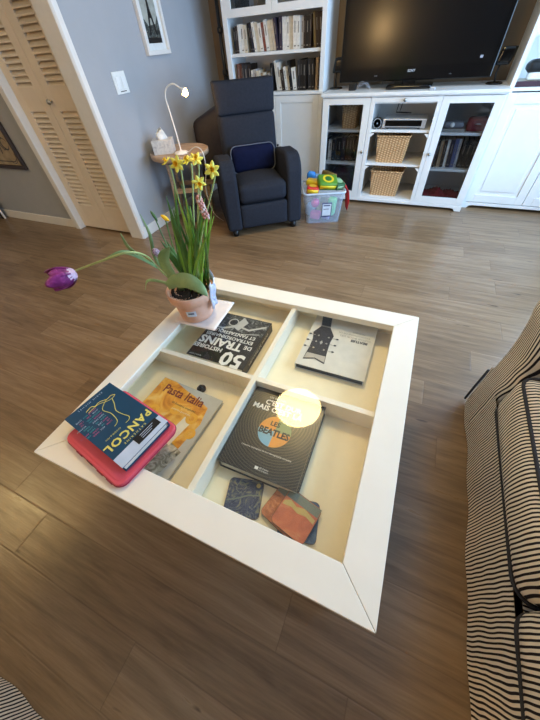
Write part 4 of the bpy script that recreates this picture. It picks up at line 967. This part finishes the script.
# ================================================================ SIDE TABLE with lamp and tissues
t = thing('side_table', 'small round wooden side table against the grey wall beside the recliner', 'side table', (-1.695, 2.03, 0))
b = MB(); b.lathe([(0, .568), (.245, .568), (.256, .574), (.26, .585), (.26, .606), (.252, .610), (.242, .606), (.236, .6), (0, .6)], n=48); b.build('table_top', PINE, t, smooth=True)
for k in range(4):
    a = math.radians(-20+90*k); c_, s_ = math.cos(a), math.sin(a)
    b = MB(); b.tube(bez([(.16*c_, .16*s_, .567), (.155*c_, .155*s_, .42), (.18*c_, .18*s_, .22), (.245*c_, .245*s_, .0)], 5), [.017-.0004*i for i in range(16)], n=10); b.build('leg', PINE, t, smooth=True)
b = MB()
for k in range(4):
    a = math.radians(-20+90*k); a2 = a+PI/2
    p = Vector((.168*math.cos(a), .168*math.sin(a), .315)); q_ = Vector((.168*math.cos(a2), .168*math.sin(a2), .315)); d_ = (q_-p).normalized(); n_ = Vector((-d_.y, d_.x, 0))
    vs = [p+n_*.010, p-n_*.010, q_-n_*.010, q_+n_*.010]; vs = [v-Vector((0, 0, .018)) for v in vs]+[v+Vector((0, 0, .018)) for v in vs]
    b.add(vs, [(0, 1, 2, 3), (7, 6, 5, 4), (0, 4, 5, 1), (1, 5, 6, 2), (2, 6, 7, 3), (3, 7, 4, 0)])
b.build('stretcher', PINE, t)
b = MB(); b.puff(-.11, .11, -.10, .10, 0, .12, r=.04, n=8); o = b.build('folded_blanket', mat('slate_blanket', srgb(70, 74, 84), .9, noise=.2), smooth=True); o.location = (-1.70, 2.04, 0.001); o.rotation_euler = (0, 0, .4)
tag(o, 'folded slate grey blanket under the wooden side table', 'blanket')
t = thing('tissue_box', 'white square tissue box on the round side table', 'tissue box', (-1.80, 1.965, .6005), math.radians(28))
b = MB(); b.box(-.085, .085, -.07, .07, 0, .10); b.build('box', [paint_material('tissue_print', [(.4, srgb(216, 212, 206)), (.62, srgb(198, 194, 190)), (.7, srgb(176, 172, 174))], 26)], t, bevel=.003)
b = MB()
def tis(u, v):
    a = u*2*PI; r = (.045-.020*v)*(1+.25*math.sin(a*3+v*3)); return (r*math.cos(a)-.01*v, r*.6*math.sin(a), .099+.062*v*(1+.3*math.sin(a+1)))
b.grid(tis, 24, 6); o = b.build('tissue', WHT, t, smooth=True); sm = o.modifiers.new('s', 'SOLIDIFY'); sm.thickness = .001
t = thing('desk_lamp', 'slim white gooseneck lamp lit on the round side table', 'lamp', (-1.625, 1.965, .6005))
WPL = mat('white_lamp_plastic', srgb(232, 228, 222), .35)
b = MB(); b.lathe([(0, 0), (.062, 0), (.064, .005), (.056, .012), (.014, .020), (.009, .028), (0, .028)], n=36); b.build('lamp_base', WPL, t, smooth=True)
arm = bez([(0, 0, .02), (-.022, .02, .14), (-.046, .035, .27), (-.060, .045, .36), (-.035, .055, .415), (.03, .062, .435), (.098, .063, .405)], 6)
b = MB(); b.tube(arm, .0058, n=10); b.build('gooseneck', WPL, t, smooth=True)
b = MB(); q = Vector((.75, 0.02, -.66)).to_track_quat('Z', 'Y').to_matrix()
b.lathe([(.008, -.012), (.016, 0), (.030, .02), (.0285, .02), (.014, .001), (.006, -.008)], (.104, .063, .400), axis=q, n=24); b.build('lamp_shade', WPL, t, smooth=True)
b = MB(); b.lathe([(0, -.016), (.014, -.012), (.021, 0), (.017, .015), (0, .021)], (.125, .0635, .382), axis=q, n=20); b.build('bulb', emit('bulb_glow', (1.0, .60, .2), 30), t, smooth=True)
LL = Vector((-1.625, 1.965, .6005))
cp = [at(187, 153, 1.93)-LL, at(196, 147, 1.92)-LL, at(203, 153, 1.91)-LL, at(206, 170, 1.90)-LL, at(206, 190, 1.90)-LL]
cp += [cp[-1]+Vector((.02, .02, -.20)), Vector((.24, .10, -.594))]
b = MB(); b.tube(bez(cp, 8), .0036, n=8); b.build('power_cord', WPL, t, smooth=True)

# ================================================================ TOY BIN
BR = math.radians(22); bx, by = -.465, 2.44
t = thing('toy_bin', 'clear plastic storage bin full of toys between recliner and sideboard', 'storage bin', (bx, by, 0), BR)
BINM, nt, bs = new_mat('clear_bin_plastic')
bs.inputs['Base Color'].default_value = (.66, .80, 1.0, 1); bs.inputs['Roughness'].default_value = .25
bs.inputs['Alpha'].default_value = .20
def tub(b, w0, d0, w1, d1, h, th):
    k = 24; L = [(w0, d0, 0), (w1, d1, h), (w1-th*2, d1-th*2, h), (w0-th*2, d0-th*2, th)]
    vs = []
    for w_, d_, z in L: vs += [(p[0], p[1], z) for p in rrect(w_, d_, .03)]
    k = len(vs)//4
    b.add(vs, [(i*k+j, i*k+(j+1) % k, (i+1)*k+(j+1) % k, (i+1)*k+j) for i in range(3) for j in range(k)]+[tuple(range(k))[::-1], tuple(range(3*k, 4*k))])
b = MB(); tub(b, .31, .33, .37, .39, .268, .004); b.build('tub', BINM, t, smooth=False)
b = MB(); rp = [(p[0], p[1], .268) for p in rrect(.375, .395, .035)]; b.tube(rp+[rp[0]], .009, n=8, cap=False); b.build('rim', mat('frosted_rim', srgb(190, 204, 220), .4), t, smooth=True)
b = MB(); b.T = Matrix.Rotation(-math.atan(.025/.235)*1, 4, 'X'); 
b.T = Matrix.Translation((.03, -.168, .06)) @ Matrix.Rotation(math.radians(6.2), 4, 'X')
b.box(-.045, .045, -.004, -.001, 0, .13, 0); b.box(-.039, .039, -.0045, -.004, .012, .118, 1); b.box(-.03, .03, -.005, -.0045, .10, .11, 0); b.box(-.03, .02, -.005, -.0045, .07, .076, 0)
b.build('label_card', [mat('card_navy', srgb(50, 62, 110), .5), mat('card_white', srgb(214, 226, 240), .5)], t)
cR, sR = math.cos(BR), math.sin(BR)
def inb(x, y, z): return (bx+cR*x-sR*y, by+sR*x+cR*y, z)
def toy(name, label, cat, c, x, y, z, sx, sy, sz, rot=0, tilt=0, r=.3, extra=None):
    b = MB(); rr_ = min(sx, sy, sz)*r
    b.puff(-sx/2, sx/2, -sy/2, sy/2, -sz/2, sz/2, r=rr_, n=8)
    ms = [mat('toy_%d_%d_%d' % c, srgb(*c), .4)]
    if extra:
        ms += [mat('toy_%d_%d_%d' % e, srgb(*e), .4) for e in extra]
        b.disc(0, 0, sz/2+.001, min(sx, sy)*.36, 1); b.disc(0, 0, sz/2+.002, min(sx, sy)*.22, len(extra)); b.box(-sx*.45, sx*.45, -sy/2-.001, -sy/2, -sz*.2, sz*.25, 1)
    o = b.build(name, ms, smooth=True); o.location = inb(x, y, z); o.rotation_euler = Euler((tilt, .1, rot)); tag(o, label, cat)
toy('toy_ball', 'pink toy ball pressed against the front of the clear bin', 'toy ball', (236, 96, 170), -.07, -.09, .16, .08, .08, .08, r=.5)
toy('toy_block', 'large pink toy block at the bottom left of the clear bin', 'toy', (226, 110, 180), -.06, -.08, .05, .1, .08, .07)
toy('toy_block', 'white and pale blue toy block low in the clear bin', 'toy', (190, 214, 240), -.10, .04, .06, .09, .1, .1)
toy('toy_block', 'mint green toy block against the right side of the clear bin', 'toy', (140, 236, 170), .09, -.08, .12, .08, .08, .16)
toy('toy_block', 'lavender toy block at the bottom right of the clear bin', 'toy', (180, 170, 226), .04, -.09, .045, .08, .07, .07)
toy('toy_block', 'pale yellow toy block deep in the clear bin', 'toy', (230, 220, 150), .03, .06, .08, .12, .14, .12)
toy('toy_truck', 'red toy truck at the left of the bin top', 'toy', (206, 40, 38), -.10, -.10, .275, .11, .10, .07, .3, extra=[(240, 200, 40)])
toy('toy_box', 'yellow toy box behind the red toy truck', 'toy', (226, 186, 30), -.07, .0, .303, .16, .09, .05, .1)
toy('toy_package', 'green and yellow snack-like toy package on top of the bin', 'toy', (84, 140, 40), .035, -.06, .318, .18, .14, .07, .5, .35, extra=[(232, 206, 40), (40, 110, 50)])
toy('toy_dinosaur', 'dark green toy lump at the right of the bin top', 'toy', (36, 92, 50), .13, -.06, .300, .10, .12, .06, .9, .3, extra=[(150, 190, 150)])
toy('toy_brick', 'olive brown toy brick behind the green package', 'toy', (112, 92, 42), .06, .05, .345, .14, .07, .05, -.5, -.3)
toy('toy_brick', 'orange toy brick at the back of the bin top', 'toy', (206, 120, 60), .10, .10, .312, .08, .06, .05, .2)
toy('toy_cup', 'bright blue toy cup at the back left of the bin top', 'toy cup', (60, 140, 220), -.10, .11, .332, .08, .06, .07, r=.4)
toy('toy_cup', 'pale blue toy cup beside the bright blue one', 'toy cup', (140, 190, 230), -.02, .12, .312, .09, .06, .05, r=.4)
# red cloth hanging over the side
b = MB()
def rc(u, v):
    w_ = .14+.03*math.sin(v*3); x = .175+.020*v+.006*math.sin(u*9+v*4)+.03*min(1, v*5); 
    return (x+.012, -.06+(u-.5)*w_+.01*math.sin(v*8), .295-.235*v*(1-.35*abs(u-.45))+.0*u)
b.grid(rc, 10, 14); o = b.build('red_cloth', mat('red_cloth', srgb(206, 40, 46), .8, noise=.15), smooth=True); sm = o.modifiers.new('s', 'SOLIDIFY'); sm.thickness = .003
o.location = (bx, by, 0); o.rotation_euler = (0, 0, BR); tag(o, 'red cloth hanging over the right side of the toy bin', 'cloth')

# ================================================================ SOFAS
t = thing('sofa', 'sofa in black and cream ticking stripes along the right side', 'sofa', (0, 0, 0))
def skirt(u, v):
    y = .545-1.9*u; f = 1-v
    x = .812+.004*math.sin(y*9)*f+.004*math.sin(y*23+1)*f+.004*f-.012*max(0, -y-.1)
    return (x-.0, y, .004+.262*v)
b = MB(); b.grid(skirt, 60, 6); b.add([(.83, -1.35, .004), (.83, .545, .004), (1.72, .545, .004), (1.72, -1.35, .004), (.83, -1.35, .262), (.83, .545, .262), (1.72, .545, .262), (1.72, -1.35, .262)], [(4, 5, 6, 7), (1, 2, 6, 5), (2, 3, 7, 6), (0, 4, 7, 3)])
b.build('base_skirt', STR_Y, t, smooth=True)
for k, (y0, y1) in enumerate(((-.262, .352), (-.885, -.272))):
    b = MB(); b.puff(.800, 1.50, y0, y1, .262, .452, r=.045, bulge=(.012, 0, .03), n=16); c_ = b.build('seat_cushion', STR_Y, t, smooth=True)
    for zz, xx in ((.272, .806), (.436, .802)):
        ring = [(p[0]+1.15, p[1]+(y0+y1)/2, zz) for p in rrect(.70-.012, (y1-y0)-.004, .05)]
        b = MB(); b.tube(ring+[ring[0]], .0055, n=6, cap=False); b.build('piping', PIPING, c_, smooth=True)
# far arm: flared front, rounded top
b = MB()
def armf(p):
    k = max(0, p.z-.26)/.36
    return (p.x+.012*math.sin(k*PI)+.0*k-.02*k*k, p.y+.03*k, p.z)
b.puff(.806, 1.72, .362, .560, .004, .625, r=.055, bulge=(.0, 0, .03), n=20, fn=armf); am = b.build('armrest', STR_Y, t, smooth=True)
b = MB(); b.tube([(.812, .562, .01), (.814, .564, .12), (.82, .570, .22)], .005, n=6); b.build('piping', PIPING, am, smooth=True)
b = MB(); b.puff(.81, 1.72, -1.56, -1.36, .004, .60, r=.055, n=12); b.build('armrest', STR_Y, t, smooth=True)
b = MB(); b.box(1.52, 1.74, -1.36, .36, .20, .60); b.build('back_frame', STR_Y, t, bevel=.04, seg=3)
for k, (y0, y1) in enumerate(((-.262, .352), (-.885, -.272))):
    b = MB(); b.puff(1.30, 1.54, y0+.01, y1-.01, .46, .86, r=.06, bulge=(.03, 0, .02), n=12, fn=lambda p: (p.x+(p.z-.46)*.25-.02, p.y, p.z)); b.build('back_cushion', STR_Y, t, smooth=True)
t = thing('throw_pillow', 'boldly striped throw pillow leaning on the far sofa arm', 'pillow', (1.08, .20, .475), math.radians(20))
b = MB(); b.puff(-.16, .16, .04, .15, .01, .30, r=.05, bulge=(0, .03, 0), n=12); b.build('pillow_body', stripe_material('striped_cloth_pillow', 0, .022), t, smooth=True)
pr = [(p[0], .055, p[1]+.155) for p in rrect(.325, .295, .05)]
b = MB(); b.tube(pr+[pr[0]], .008, n=6, cap=False); b.build('piping', PIPING, t, smooth=True)
t = thing('sofa', 'black and cream striped sofa corner at the bottom left below the camera', 'sofa', (0, 0, 0))
b = MB(); b.grid(lambda u, v: (-2.1+2.0*u, -.976+.004*math.sin(u*60), .004+.28*v), 80, 4); b.box(-2.1, -.1, -1.8, -.99, .004, .284); b.build('base_skirt', STR_X, t, smooth=False)
for x0, x1 in ((-2.08, -1.11), (-1.09, -.12)):
    b = MB(); b.puff(x0, x1, -1.62, -.985, .286, .44, r=.045, bulge=(0, .0, .03), n=12); b.build('seat_cushion', STR_X, t, smooth=True)
b = MB(); b.box(-2.1, -.1, -2.0, -1.8, .004, .8); b.build('back_frame', STR_X, t, bevel=.04, seg=3)

# ================================================================ ceiling lamps (above the frame)
def dome(label, x, y, r, e):
    t = thing('ceiling_light', label, 'ceiling light', (x, y, ZC-.09))
    b = MB(); b.lathe([(0, .075), (r*.9, .075), (r, .06), (r, .09), (0, .09)][::-1], n=40); b.build('lamp_plate', TRIM, t)
    b = MB(); b.lathe([(r*.96, .06), (r*.86, .03), (r*.6, .008), (0, 0)][::-1], n=40); b.build('diffuser', emit('diffuser_%d' % int(e), (1.0, .75, .33), e), t, smooth=True)
dome('round warm ceiling light above the coffee table', -.206, 1.07, .25, 25)
dome('round warm ceiling light near the closet doors', -3.0, -.9, .25, 22)
t = thing('floor_lamp', 'warm glowing drum shade floor lamp behind the bottom left striped sofa', 'floor lamp', (-1.05, -2.3, 0))
b = MB(); b.lathe([(0, 0), (.14, 0), (.14, .02), (.02, .03), (0, .03)], n=32); b.build('lamp_base', BLACK, t, smooth=True)
b = MB(); b.tube([(0, 0, .03), (0, 0, 1.15)], .012, n=12); b.build('pole', BLACK, t, smooth=True)
b = MB(); b.lathe([(.14, 1.08), (.12, 1.36)], n=40, m=0); b.f = b.f[:-2]; b.m = b.m[:-2]; o = b.build('lamp_shade', emit('shade_glow', (1.0, .64, .28), 17), t, smooth=True)
